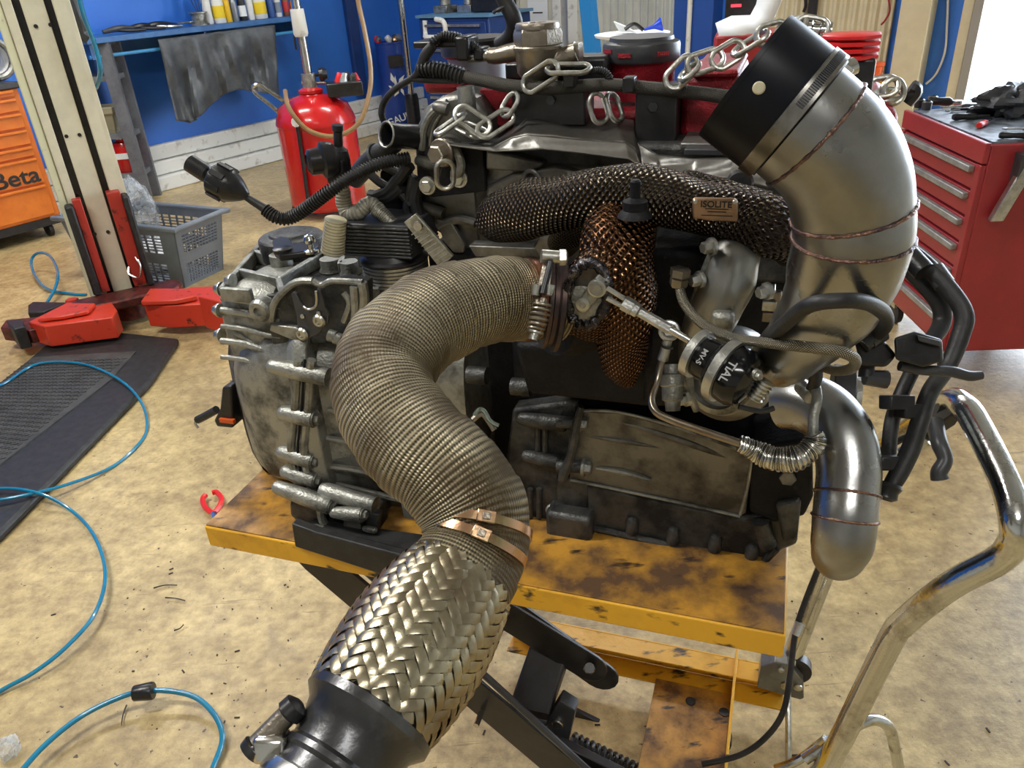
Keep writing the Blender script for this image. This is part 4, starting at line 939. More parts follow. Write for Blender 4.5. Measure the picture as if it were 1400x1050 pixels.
# push handle: near leg, bend, head with brake lever, far leg
hp = [(1060, 1115, 1.50, 34), (1118, 1062, 1.42, 36), (1150, 1010, 1.36, 36), (1215, 880, 1.24, 38), (1237, 850, 1.20, 39), (1300, 800, 1.13, 41), (1365, 765, 1.08, 42), (1385, 742, 1.06, 42), (1388, 712, 1.05, 42), (1372, 655, 1.08, 40), (1335, 580, 1.14, 38), (1318, 556, 1.17, 36), (1298, 548, 1.22, 35), (1250, 572, 1.32, 30), (1190, 628, 1.46, 26), (1165, 680, 1.5, 25), (1128, 780, 1.56, 25), (1080, 905, 1.66, 26)]
pts, rs = cd(*hp)
rs = [.020] * len(rs)
M().tube(pts, rs, 18, 6).obj('push_handle', CHROME, ct)
pts, rs = cd((1100, 838 + 200, 1.42, 10), (1152, 1003, 1.40, 16), (1178, 988, 1.40, 18), (1198, 984, 1.41, 18), (1216, 996, 1.42, 18), (1225, 1030, 1.45, 18), (1232, 1070, 1.5, 18))
M().tube(pts, .0105, 14).obj('foot_loop', CHROME, ct)
M().tube(cd((1060, 1052, 1.45, 9), (1090, 1040, 1.44, 9), (1115, 1022, 1.42, 9), (1130, 1010, 1.40, 9))[0], .008, 10).obj('brace_rod', CHROME, ct)
M().tube([P(1077, 945, .36), P(1078, 1000, .30), P(1078, 1075, .24)], .0065, 10).obj('pull_rod', ZINC, ct)
M().tube([D(1255, 590, 1.28), D(1180, 640, 1.35), D(1122, 770, 1.45), D(1098, 830, 1.47), D(1087, 868, 1.47), D(1080, 925, 1.44), D(1070, 975, 1.44), D(1045, 1010, 1.46), D(1010, 1033, 1.48), D(960, 1045, 1.5)], .0055, 10).obj('brake_cable', RUB, ct)
M().cyl(D(1094, 852, 1.462), D(1088, 868, 1.462), .010).obj('cable_clip', ZINC, ct)
hb = M().prism([D(1262, 586, 1.25), D(1268, 568, 1.25), D(1290, 550, 1.20), D(1312, 545, 1.17), D(1326, 552, 1.165), D(1268, 590, 1.24)], V(0, .02, -.05)).obj('lever_housing', BGREY, ct, bevel=.002)
M().prism([D(1258, 585, 1.25), D(1266, 562, 1.24), D(1296, 548, 1.2), D(1320, 548, 1.17), D(1320, 553, 1.168), D(1265, 590, 1.245)], V(0, 0, .005)).obj('housing_cover', mat('dusty grey cover', (.30, .29, .28), .5, .5), ct)
M().tube([D(1278, 578, 1.2), D(1284, 605, 1.17), D(1292, 628, 1.16), D(1284, 645, 1.16), D(1285, 655, 1.16)], [.013, .012, .011, .012, .013], 12).obj('brake_lever', BGREY, ct)
M().cyl(D(1232, 620, 1.27), D(1268, 600, 1.245), .010, .013).obj('cable_ferrule', ZINC, ct)
for (u, v) in ((.5, .42), (.92, .30), (.92, .05)):
    c = E_(u, v, -TZ + .04); w = M().lathe(c - EV * .014, EV, [(.028, 0), (.04, .004), (.04, .024), (.028, .028)], 20).obj('caster', RUB, ct)
    M().box(c + V(0, 0, .022), EU * .02, EV * .024, V(0, 0, .020)).obj('caster_fork', ZINC, w)
# rubber mat beneath the gearbox
mt = M().prism([G(x, y, TZ + .001) for x, y in ((404, 744), (430, 716), (600, 740), (660, 800), (640, 800), (560, 776))], V(0, 0, .010)).obj('rubber_mat', RUB)
WL_ = M().prism([P(x, y, -.022) for x, y in ((398, 716), (430, 728), (520, 752), (600, 772), (600, 801), (540, 792), (403, 748))], EV * .018).obj('front_flap', RUB, mt, bevel=.003)
tag(mt, 'thick black rubber mat on the front edge of the yellow platform', 'mat')
# ================================================================== ENGINE
en = thing('engine', 'removed car engine and gearbox with wrapped downpipe and turbo', 'engine', E_(.5, .3, 0))
def part(m_, nm, mm, **k): return m_.obj(nm, mm, en, **k)
def us(px, py, v): return uw(px, py, v)[0]
def ws(px, py, v): return uw(px, py, v)[1]
def eplate(pts, v, th, nm, mm, bevel=.002, par=None, **k): return M().prism([P(x, y, v) for x, y in pts], EV * th).obj(nm, mm, par or en, bevel=bevel, **k)
# --- gearbox housing, left casting
vf = .10
def sec(px, yt, yb, v0=vf, v1=.40, ex=4.5, dv=0): 
    u = us(px, (yt + yb) / 2, v0); return (u, v0, v1, ws(px, yb, v0), ws(px, yt, v0), ex)
gb = M().loft(rr_loft([sec(332, 490, 640, .15, .30), sec(335, 474, 655, .125, .33), sec(343, 466, 668, .11, .36), sec(372, 455, 678, .10), sec(405, 450, 690, .095), sec(418, 446, 695, .09)], 40)).obj('gearbox_housing', ALU, en, bevel=0)
M().loft(rr_loft([sec(406, 455, 700, .083), sec(414, 450, 706, .078), sec(414.3, 450, 706, .078), sec(421, 450, 708, .078), sec(433, 452, 710, .083)], 40)).obj('housing_seam_flange', ALU, gb, bevel=.002)
M().loft(rr_loft([sec(432, 462, 705, .10), sec(470, 470, 715, .12), sec(540, 480, 722, .13), sec(640, 470, 720, .14)], 40)).obj('bellhousing', ALU, en)
# bolt bosses running along the shaft axis
def boss(xa, ya, xb, yb, r, v, nm='bolt_boss', mm=ALU, par=gb, bolt=True, taper=.8):
    a, b = P(xa, ya, v), P(xb, yb, v); m_ = M(); R_ = r * dep(a) / F; L = (b - a).length
    m_.lathe(a, b - a, [(R_ * .45, 0), (R_ * taper * .9, R_ * .25), (R_ * taper, R_ * .6), (R_, L * .5), (R_, L)], 18)
    if bolt: m_.bolt(b, b - a, R_ * .62, R_ * .55)
    return m_.obj(nm, mm, par)
boss(367, 499, 450, 516, 13, .08, bolt=False); boss(382, 563, 430, 572, 13, .08); boss(380, 616, 428, 630, 12, .08); boss(385, 643, 432, 656, 12, .078); boss(374, 664, 452, 692, 12, .05)
boss(452, 700, 496, 704, 10, .045, par=en); boss(452, 732, 496, 742, 10, .04, par=en); boss(420, 722, 442, 728, 9, .035, par=en); boss(496, 722, 512, 725, 5, .045, par=en)
for dx, r_, mm_ in ((-9, .0075, ALU), (9, .0075, ALU), (0, .0022, DARK)): M().tube([P(x + dx, y, .078 - (.004 if dx == 0 else 0)) for x, y in ((417, 492), (415, 510), (413, 550), (409, 590), (407, 620), (411, 645), (418, 668), (424, 690))], r_, 8, 4).obj('seam_rail' if dx else 'seam_gasket', mm_, gb)
M().tube([P(x, y, .05) for x, y in ((438, 690), (440, 708), (446, 722), (448, 742))], .008, 8, 4).obj('sump_seam_rail', ALU, en)
eplate([(395, 686), (440, 690), (446, 728), (410, 716), (396, 706)], .055, .06, 'sump_pocket', ALUD, bevel=.006); eplate([(446, 700), (512, 702), (516, 736), (506, 752), (452, 740)], .06, .05, 'pump_body', ALUD, bevel=.006)
# ribs on the bellhousing
def rib(pts, v, r, nm='casting_rib', mm=ALU, par=None): 
    return M().tube([P(x, y, v) for x, y in pts], r, 8, 4).obj(nm, mm, par or en)
rib([(432, 596), (470, 603), (500, 610), (560, 628)], .105, .005); rib([(432, 636), (480, 641), (520, 650), (548, 649)], .10, .006); rib([(448, 660), (500, 672), (548, 684)], .105, .006)
rib([(450, 560), (500, 568)], .105, .006); rib([(440, 505), (470, 530), (490, 545)], .105, .007)
M().lathe(P(440, 670, .07), P(553, 702, .06) - P(440, 670, .07), [(.014, 0), (.017, .01), (.015, .05), (.014, .105), (.016, .11)], 18).obj('drain_tube', ALU, en)
eplate([(548, 640), (560, 652), (583, 668), (577, 714), (552, 708), (548, 690)], .05, .012, 'silver_flange', ALUL)
# lower sump part of the gearbox
M().loft(rr_loft([sec(398, 690, 708, .10, .34), sec(408, 684, 714, .08, .35), sec(440, 690, 735, .075, .36), sec(520, 692, 742, .09, .36)], 32)).obj('gearbox_sump', ALUD, en)
eplate([(470, 700), (492, 700), (494, 745), (468, 740)], .05, .02, 'oil_pump_cover', ALU); eplate([(500, 700), (518, 704), (512, 744), (502, 746)], .052, .015, 'pump_gasket', ALUD)
# left end cover of the gearbox: long body with ridges along its axis
def topsec(px, yt, yb, v0=.12, v1=.33, ex=6): return (us(px, yb, v0), v0, v1, ws(px, yb, v0), ws(px, yt, v0), ex)
ec = M().loft(rr_loft([(us(308, 450, .15), .15, .25, ws(308, 520, .15), ws(308, 408, .15), 5), (us(311, 450, .13), .13, .27, ws(311, 540, .13), ws(311, 402, .13), 6), (us(320, 450, .125), .125, .28, ws(320, 560, .125), ws(320, 398, .125), 6), (us(350, 450, .12), .12, .30, ws(350, 600, .12), ws(350, 400, .12), 6), (us(372, 450, .13), .13, .33, ws(372, 640, .13), ws(372, 402, .13), 6)], 36, 6)).obj('end_cover', ALU, en)
for k, y in enumerate((412, 428, 450, 470, 492)):
    rib([(303, y - 4), (335, y), (362, y + 6 + k), (385, y + 9 + k)], .116, .006 if k % 2 else .0045, par=ec, nm='cover_ridge')
for (x, y) in ((299, 395), (297, 424), (299, 458), (314, 384)): M().bolt(P(x + 3, y, .13), -EU, .0085, .010).obj('cover_bolt', ZINC, ec)
eplate([(318, 452), (365, 480), (366, 484), (318, 458)], .118, .02, 'triangular_web', ALU)
M().loft(rr_loft([sec(322, 480, 560, .2, .30), sec(326, 465, 640, .18, .32), sec(336, 460, 665, .16, .35)], 24)).obj('differential_cover', ALUD, en)
# --- top deck with pockets
v0_, v1_ = .13, .36
wt = ws(400, 402, v0_)
ul, ur = us(318, 400, v0_), us(520, 402, v0_)
def T(px, py, w=None):
    d = ray(px, py); wv = (wt if w is None else w) + A0.z; return CAM + d * ((wv - CAM.z) / d.z)
def deck(pts, h, nm, mm, dz=0, bev=.002, **k): return M().prism([T(x, y, wt + dz) for x, y in pts], V(0, 0, h)).obj(nm, mm, en, bevel=bev, **k)
deck([(302, 400), (338, 362), (368, 328), (500, 340), (520, 345), (522, 400), (420, 405), (340, 402)], -.045, 'gearbox_deck', ALUD, dz=-.012)
KN = weave('knurled casting', (.03, .03, .027), (.12, .12, .105), .6, .5, 60, 60, 'grid', .6)
def wall(a, b, h=.024, t=.005, dz=-.012, mm=ALU, nm='pocket_wall'):
    A_, B_ = T(*a), T(*b); d = (B_ - A_); n = V(-d.y, d.x, 0).normalized() * t
    return M().box((A_ + B_) / 2 + V(0, 0, dz + h / 2), d / 2, n, V(0, 0, h / 2)).obj(nm, mm, en, bevel=.002)
for a, b in (((304, 402), (366, 330)), ((366, 330), (402, 326)), ((330, 376), (382, 388)), ((382, 388), (442, 352)), ((382, 388), (388, 404)), ((442, 352), (508, 356)), ((508, 356), (510, 400)), ((442, 352), (412, 332)), ((350, 350), (380, 360)), ((410, 392), (505, 392)), ((470, 356), (466, 368)), ((400, 404), (520, 402)), ((304, 402), (345, 404))): wall(a, b)
for (x, y, r, h) in ((386, 362, .020, .03), (452, 362, .018, .022), (478, 366, .016, .022)): M().lathe(T(x, y) - V(0, 0, .01), V(0, 0, 1), [(r * 1.2, 0), (r, h * .3), (r, h), (r * .7, h)], 20).obj('deck_boss', ALU, en)
# shift shaft disc and lever with ball stud
p = T(402, 345); M().lathe(p + V(0, 0, -.01), V(0, 0, 1), [(.058, 0), (.060, .006), (.060, .040), (.056, .044), (.040, .045), (.038, .050), (.018, .051)], 40).obj('selector_tower', ALUD, en, bevel=.001)
lv = M().prism([T(x, y, wt + .05) for x, y in ((374, 338), (384, 331), (398, 334), (402, 342), (436, 338), (438, 346), (430, 352), (384, 358), (376, 352))], V(0, 0, .012)).obj('selector_lever', BSTEEL, en, bevel=.003)
M().lathe(T(426, 345, wt + .06), V(0, 0, 1), [(.012, 0), (.012, .004), (.005, .006), (.005, .014), (.009, .017), (.010, .022), (.007, .028), (.002, .030)], 18).obj('ball_stud', CHROME, lv)
M().lathe(T(387, 344, wt + .06), V(0, 0, 1), [(.016, 0), (.016, .006), (.01, .008)], 18).obj('lever_nut', BSTEEL, lv)
# recessed mouth and cable bracket with hooked slot
eplate([(368, 440), (378, 408), (402, 384), (424, 388), (470, 384), (498, 388), (500, 470), (440, 470), (372, 470)], .112, .03, 'mouth_casting', ALUD)
rib([(371, 438), (374, 418), (384, 402), (404, 386), (428, 384)], .105, .006); rib([(428, 384), (440, 390), (455, 384), (496, 386)], .105, .005); rib([(495, 386), (498, 410), (492, 440)], .105, .008)
rib([(470, 400), (478, 415), (470, 440)], .10, .005); rib([(484, 392), (486, 425), (484, 450)], .10, .007)
eplate([(370, 444), (368, 452), (410, 470), (422, 462), (404, 448)], .10, .02, 'lower_lip', ALU)
cbk = eplate([(398, 402), (401, 399), (405, 402), (410, 412), (414, 418), (420, 422), (428, 422), (433, 416), (432, 400), (434, 394), (438, 397), (444, 420), (449, 428), (448, 442), (436, 456), (416, 466), (408, 462), (406, 434)], .082, .006, 'cable_bracket', BGREY, bevel=.001)
rib([(432, 398), (433, 412), (430, 420), (422, 423), (415, 419)], .079, .0022, mm=ZINC, nm='bracket_edge')
for (x, y) in ((437, 438), (414, 456)): M().lathe(P(x, y, .081), -EV, [(.011, 0), (.011, .003), (.0085, .006), (.005, .006), (.005, .003)], 20).obj('socket_bolt', ZINC, cbk)
for (x, y) in ((414, 432), (436, 428)): M().lathe(P(x, y, .081), -EV, [(.004, 0), (.004, .002), (.001, .004)], 12).obj('rivet', ZINC, cbk)
p = P(355, 425, .10); M().lathe(p, -EV, [(.018, -.02), (.020, 0), (.016, .006), (.008, .006), (.008, 0)], 18).obj('cover_lug', ALU, en)
for (x, y) in ((450, 458), (458, 462)): M().cyl(P(x, y, .10), P(x + 10, y + 3, .10), .010, seg=14).obj('hose_stub', ALU, en)
# --- orange-ringed connector at the lower left
cn = eplate([(303, 530), (316, 528), (318, 586), (296, 584), (292, 575), (300, 560)], .16, .05, 'side_connector', BLACK, bevel=.004)
M().box(P(311, 575, .158), EU * .016, EV * .004, V(0, 0, .004)).obj('orange_seal', mat('orange seal', (.6, .09, .015), .4), cn)
M().tube([P(296, 560, .17), P(282, 568, .17), P(270, 574, .17)], .008, 10).obj('connector_lead', RUB, cn)
M().tube([P(270, 574, .17), P(267, 578, .17), P(271, 585, .17)], .003, 8).obj('lead_tip', ZINC, cn)
# --- oil cooler stack, filter tower, ribbed cap
u0_, u1_ = us(466, 330, .17), us(560, 330, .17); w0_, w1_ = ws(510, 352, .17), ws(510, 310, .17); pt_ = (w1_ - w0_) / 9
for k in range(9): M().ebox(u0_ + .002 * (k % 2), u1_, .17, .28, w0_ + pt_ * k, w0_ + pt_ * (k + .78)).obj('cooler_plate', ALUD if k % 3 else BGREY, en, bevel=.0015)
M().ebox(u0_ + .004, u1_, .175, .275, w0_, w1_ + .002).obj('cooler_core', BGREY, en, bevel=.003)
p = T(547, 408, wt - .03); prof = []
for k in range(12): z = .006 * k; prof += [(.054, z), (.054, z + .0035), (.050, z + .0038), (.050, z + .0057)]
M().lathe(p, V(0, 0, 1), prof, 44).obj('filter_tower', ALUL, en)
M().lathe(p + V(0, 0, .072), V(0, 0, 1), [(.056, 0), (.056, .003), (.05, .006), (.046, .014), (.03, .015)], 40).obj('tower_cap', BSTEEL, en)
m_ = M(); c0 = P(455, 345, .16); c1 = P(459, 300, .16)
m_.tube([c0, c1], [.0185, .0165], 20, rip=(.0007, .005)); m_.obj('ribbed_breather', IVORY, en)
M().rod(P(460, 350, .17), P(460, 340, .17), .007).obj('cap_screw', ZINC, en)
# --- taped hose with black solenoid
TP = weave('grey cloth tape', (.20, .19, .155), (.46, .44, .37), .5, .3, 1, 200, 'rib', .8, .0015, (.26, .25, .20), 30, .6, 2)
pts, rs = cp((465, 240, .20, 20), (468, 262, .20, 21), (474, 288, .20, 22), (490, 290, .20, 22), (505, 278, .21, 20), (522, 290, .21, 18), (545, 314, .20, 16))
M().tube(pts, rs, 20, fn=lambda s_, a: .0008 * math.sin(s_ * 900 + a)).obj('taped_hose', TP, en)
pts, rs = cp((512, 286, .20, 17), (528, 298, .2, 18), (545, 316, .2, 17)); M().tube(pts, rs, 16, rip=(.0006, .003)).obj('sleeve_end', TAPE, en)
so = M().lathe(P(464, 244, .20), P(462, 182, .20) - P(464, 244, .20), [(.012, 0), (.016, .004), (.018, .03), (.014, .045), (.007, .05), (.007, .072), (.0085, .074), (.0085, .082)], 18).obj('solenoid', BLACK, en)
M().lathe(P(462, 216, .19), P(424, 222, .16) - P(462, 216, .19), [(.014, 0), (.024, .006), (.027, .014), (.027, .024), (.020, .028), (.019, .044), (.012, .048), (.012, .046)], 22).obj('solenoid_cap', BLACK, so)
M().box(P(463, 232, .195), EU * .016, EV * .014, V(0, 0, .018)).obj('solenoid_body', BLACK, so, bevel=.003)
# --- long sensor connector on a corrugated loom at the left
a, b = P(258, 222, .12), P(286, 240, .12)
lc = M().lathe(a, b - a, [(.011, 0), (.014, .002), (.014, (b - a).length * .9), (.011, (b - a).length)], 22).obj('loom_connector', BLACK, en)
a, b = P(283, 238, .12), P(338, 268, .12); L = (b - a).length
M().lathe(a, b - a, [(.007, 0), (.009, L * .12), (.024, L * .16), (.027, L * .22), (.026, L * .55), (.024, L * .62), (.019, L * .75), (.012, L * .9), (.006, L)], 10).obj('connector_collar', BLACK, lc, angle=50)
m_ = M(); x, y, a_ = frame(b - a)
for k in range(8): t = 2 * PI * k / 8; q = a + (b - a) * .38 + (x * math.cos(t) + y * math.sin(t)) * .0265; m_.box(q, (b - a) * .16, (x * -math.sin(t) + y * math.cos(t)) * .004, (x * math.cos(t) + y * math.sin(t)) * .002)
m_.obj('collar_ribs', BLACK, lc)
pts, rs = cp((334, 268, .12, 9), (350, 278, .12, 11), (366, 288, .12, 13)); M().tube(pts, rs, 14).obj('lead_sleeve', RUB, lc)
pts, rs = cp((362, 286, .12, 16), (378, 297, .12, 17), (396, 298, .13, 17), (420, 284, .14, 17), (450, 262, .15, 17), (480, 242, .17, 16), (520, 224, .2, 16), (560, 216, .23, 16))
M().tube(pts, rs, 16, 8, rip=(.0012, .0045)).obj('corrugated_loom', RUB, en)
# --- black pipes at the upper left of the engine
pts, rs = cp((528, 184, .22, 34), (545, 186, .24, 33), (575, 188, .28, 34)); hp_ = M().tube(pts, rs, 24, cap=False); o = hp_.obj('coolant_stub', BLACK, en); md = o.modifiers.new('s', 'SOLIDIFY'); md.thickness = .003; md.offset = -1
p = P(528, 184, .22); M().torus(p, P(545, 186, .24) - p, 17 * dep(p) / F, .0016, 28, 6).obj('stub_rim', ZINC, en)
pts, rs = cp((540, 195, .25, 26), (520, 210, .25, 28), (502, 225, .26, 28), (485, 245, .28, 26)); M().tube(pts, rs, 18).obj('coolant_hose', RUB, en)
p = P(516, 212, .25); M().torus(p, P(500, 226, .26) - p, 15 * dep(p) / F, .003, 24, 6).obj('hose_clamp', BGREY, en)
for i, c in enumerate((((560, 225), (545, 245), (530, 262), (512, 270)), ((565, 240), (560, 262), (556, 285), (562, 300)), ((574, 245), (568, 270), (572, 292)), ((500, 232), (520, 250), (545, 262), (562, 280)), ((505, 268), (530, 270), (550, 255)), ((512, 218), (535, 232), (556, 240)))):
    M().tube([P(x, y, .24) for x, y in c], .007 if i % 2 else .0105, 10).obj('loom_branch', RUB, en)
M().loft([[P(x, y, v) for x, y in ((520, 232), (560, 222), (585, 300), (545, 320), (520, 300))] for v in (.26, .34)]).obj('valve_body_cover', DARK, en, bevel=.006)
# --- main block bodies (dark core)
def eb(x0, y0, x1, y1, v0, v1, nm, mm, par=None, bevel=.005, **k):
    p0, p1 = P(x0, (y0 + y1) / 2, v0), P(x1, (y0 + y1) / 2, v0); u0 = (p0 - A0).dot(EU); u1 = (p1 - A0).dot(EU)
    m_ = M().ebox(u0, u1, v0, v1, ws((x0 + x1) / 2, y1, v0), ws((x0 + x1) / 2, y0, v0)); return m_.obj(nm, mm, par or en, bevel=bevel, **k)
M().ebox(us(600, 500, .26), us(1090, 500, .26), .26, .47, .03, ws(800, 350, .26)).obj('cylinder_block', DARK, en, bevel=.01)
M().ebox(us(640, 280, .22), us(1100, 280, .22), .24, .44, ws(800, 380, .22), ws(800, 200, .22)).obj('cylinder_head', ALUD, en, bevel=.008)
# timing side casting with arched top
eplate([(574, 300), (568, 240), (566, 200), (570, 170), (582, 146), (604, 132), (630, 128), (650, 135), (668, 160), (672, 345), (640, 348), (600, 320)], .27, .09, 'gear_end_casting', HEADM, bevel=.008)
rib([(577, 205), (580, 175), (592, 153), (612, 140)], .262, .006, mm=ALU); rib([(588, 200), (592, 175), (600, 160), (606, 150)], .264, .003, mm=ALU)
boss(568, 218, 600, 228, 9, .26, par=en, mm=HEADM, bolt=False); boss(572, 280, 606, 292, 8, .26, par=en, mm=HEADM, bolt=False); boss(592, 144, 612, 150, 9, .255, par=en, mm=HEADM, bolt=False)
M().cyl(P(636, 118, .27), P(640, 150, .27), .013, .014).obj('dipstick_boss', ALU, en)
rib([(600, 310), (625, 300), (650, 305)], .262, .008, mm=HEADM); eplate([(596, 300), (618, 306), (636, 335), (634, 346), (620, 346), (606, 330)], .255, .01, 'casting_pad', HEADM)
# black engine mount plate with bolts
eplate([(606, 210), (640, 198), (660, 200), (664, 262), (590, 270), (578, 260), (576, 248), (600, 244)], .215, .012, 'mount_plate', DARK)
for (x, y, r) in ((585, 254, .010), (628, 244, .010)): M().bolt(P(x, y, .214), -EV, r, .008).obj('hex_bolt', ZINC, en)
mb = M().lathe(P(606, 208, .21), -EV, [(.020, -.03), (.020, 0), (.0175, .003)], 26).obj('lifting_eye_boss', HEADM, en)
M().bolt(P(604, 209, .19), -EV - EU * .25, .0145, .016).obj('lifting_bolt', BRASS, mb)
M().tube([P(x, y, .205) for x, y in ((614, 198), (624, 206), (630, 222), (628, 236), (618, 238))], .007, 8).obj('eye_strap', ALU, en)
# ribbed flat strap
st = M().prism([P(x, y, .17) for x, y in ((552, 304), (568, 292), (619, 350), (602, 368))], EV * .006).obj('flat_strap', TAPE, en, bevel=.001)
for k in range(9):
    x0 = 566 + 4.6 * k; y0 = 318 + 5.2 * k; M().rod(P(x0 - 3, y0 + 3, .168), P(x0 + 13, y0 - 7, .168), .0012, 6).obj('strap_tape_edge', ALUL, st)
M().lathe(P(572, 309, .168), -EV, [(.008, 0), (.007, .003)], 16).obj('strap_rivet', ZINC, st)
# --- cylinder head face castings
eplate([(655, 205), (700, 212), (740, 222), (1000, 238), (1060, 270), (1060, 300), (660, 262)], .235, .02, 'head_upper_casting', HEADM, bevel=.006)
eplate([(664, 255), (700, 238), (760, 226), (800, 238), (790, 252), (740, 262), (715, 252), (690, 262), (672, 300), (664, 330)], .222, .02, 'head_port_casting', HEADM, bevel=.007)
eplate([(664, 232), (720, 236), (740, 228), (742, 222), (700, 212), (664, 206)], .215, .03, 'head_shoulder', HEADM, bevel=.008)
M().torus(P(726, 244, .215), EV, .011, .0035, 20, 8).obj('core_plug_ring', HEADM, en); M().lathe(P(726, 244, .22), -EV, [(.010, 0), (.009, .003)], 18).obj('core_plug', BSTEEL, en)
eplate([(660, 300), (672, 340), (760, 350), (800, 330), (700, 320)], .235, .02, 'head_flange', HEADM, bevel=.004)
eplate([(645, 333), (672, 334), (674, 348), (648, 350)], .21, .012, 'alu_tab', ALUL); 
for x in (656, 667): M().lathe(P(x, 343, .209), -EV, [(.005, 0), (.005, .002)], 12).obj('tab_hole', BSTEEL, en)
eplate([(640, 336), (790, 342), (770, 352), (650, 352)], .20, .03, 'manifold_flange', HEADM)
M().lathe(P(750, 334, .19), -EV, [(.020, 0), (.020, .01), (.016, .016)], 6).obj('flange_nut', HEADM, en)
# crumpled heat shield on top
def sheet(top, botm, va, vb, nm, mm, wob=.004, n=40, th=.0018):
    def interp(l, t):
        t *= len(l) - 1; i = min(int(t), len(l) - 2); f = t - i; f = f * f * (3 - 2 * f); return (l[i][0] * (1 - f) + l[i + 1][0] * f, l[i][1] * (1 - f) + l[i + 1][1] * f)
    vs = []; mrows = 9
    for j in range(mrows + 1):
        for i in range(n + 1):
            s = i / n; t = j / mrows; a = interp(top, s); b = interp(botm, s); v = va * (1 - t) + vb * t
            vs.append(P(a[0] * (1 - t) + b[0] * t, a[1] * (1 - t) + b[1] * t, v) + EV * wob * math.sin(s * 17 + t * 3) * (1 - abs(2 * t - 1)))
    fs = [(j * (n + 1) + i, j * (n + 1) + i + 1, (j + 1) * (n + 1) + i + 1, (j + 1) * (n + 1) + i) for j in range(mrows) for i in range(n)]
    o = M().add(vs, fs).obj(nm, mm, en, angle=60); md = o.modifiers.new('s', 'SOLIDIFY'); md.thickness = th; return o
sheet([(607, 194), (640, 192), (675, 191), (700, 175), (718, 152), (750, 158), (775, 166), (810, 164), (838, 160), (866, 164), (874, 190)], [(607, 194), (640, 198), (672, 202), (700, 188), (720, 184), (760, 186), (790, 190), (830, 196), (855, 194), (870, 205), (874, 212)], .30, .20, 'heat_shield_top', SHIELD)
sheet([(607, 194), (672, 202), (700, 188), (720, 184), (790, 190), (855, 194), (868, 204), (874, 214)], [(610, 197), (676, 206), (705, 206), (740, 204), (800, 210), (860, 218), (876, 228), (886, 236)], .20, .185, 'heat_shield_lip', SHIELD, .002)
sheet([(872, 196), (900, 212), (950, 217), (1000, 216), (1040, 222)], [(880, 232), (900, 236), (950, 242), (1000, 246), (1050, 258)], .20, .185, 'heat_shield_right', SHIELD, .003)
M().lathe(P(1012, 249, .14), -EV, [(.016, 0), (.017, .004), (.014, .009), (.006, .010)], 24).obj('rubber_bush', RUB, en)
# valve cover (red) and black modules above the shield
VC = .33
M().ebox(us(655, 150, VC), us(1150, 150, VC), VC, .56, ws(850, 230, VC), ws(850, 150, VC)).obj('valve_cover', REDM, en, bevel=.012)
eplate([(655, 120), (700, 120), (702, 165), (690, 178), (655, 160)], .31, .05, 'cover_ear', REDM, bevel=.004)
M().lathe(P(662, 143, .308), -EV, [(.005, 0), (.005, .003)], 12).obj('ear_bolt', ZINC, en)
eb(930, 102, 1010, 190, .30, .50, 'red_cover_end', REDM, bevel=.01); eb(944, 96, 1010, 106, .29, .50, 'red_cover_step', REDM, bevel=.006)
eb(576, 96, 640, 130, .38, .5, 'red_cam_cap', REDM, bevel=.012)
eb(1140, 150, 1222, 260, .18, .42, 'red_side_cover', REDM, bevel=.012)
eb(700, 118, 800, 172, .27, .33, 'coil_bracket', BSTEEL, bevel=.003)
eb(702, 160, 790, 196, .28, .40, 'ignition_module', BLACK, bevel=.004); eb(868, 122, 925, 206, .26, .34, 'coil_bracket', BSTEEL, bevel=.003)
M().lathe(P(753, 137, .268), -EV, [(.007, 0), (.007, .002)], 6).obj('bracket_screw', BGREY, en); M().lathe(P(893, 146, .258), -EV, [(.007, 0), (.007, .002)], 6).obj('bracket_screw', BGREY, en)
eb(930, 196, 1050, 204, .22, .32, 'cover_rail', HEADM, bevel=.002); eb(935, 204, 1060, 214, .20, .32, 'cover_rail', BGREY, bevel=.002)
# red round canister with black cap
pc_ = P(868, 112, .36)
def hz(py): return P(868, py, .36).z
rc_ = 52 * dep(pc_) / F
b = V(pc_.x, pc_.y, 0) + EV * rc_ * .9
cz = lambda z: V(b.x, b.y, z)
z0, z1, z2 = P(868, 140, .36).z, P(868, 88, .36).z, P(868, 62, .36).z
M().lathe(cz(z0), V(0, 0, 1), [(rc_ * .90, 0), (rc_ * .90, z1 - z0 - .006), (rc_ * .96, z1 - z0)], 40).obj('filler_canister', REDM, en)
fc = M().lathe(cz(z1), V(0, 0, 1), [(rc_, 0), (rc_ * 1.03, .003), (rc_ * 1.03, z2 - z1 - .004), (rc_, z2 - z1), (rc_ * .86, z2 - z1 + .003), (rc_ * .84, z2 - z1 + .008), (rc_ * .7, z2 - z1 + .008)], 44).obj('canister_cap', BGREY, en, label='black round cap')
for (x, y) in ((856, 76), (912, 74), (818, 72)): 
    d = ray(x, y); q = V(P(x, y, .36)); rad = V(q.x - b.x, q.y - b.y, 0).normalized(); M().box(V(b.x, b.y, q.z) + rad * rc_ * 1.03, V(-rad.y, rad.x, 0) * .010, rad * .001, V(0, 0, .003)).obj('cap_slot', REDM, fc)
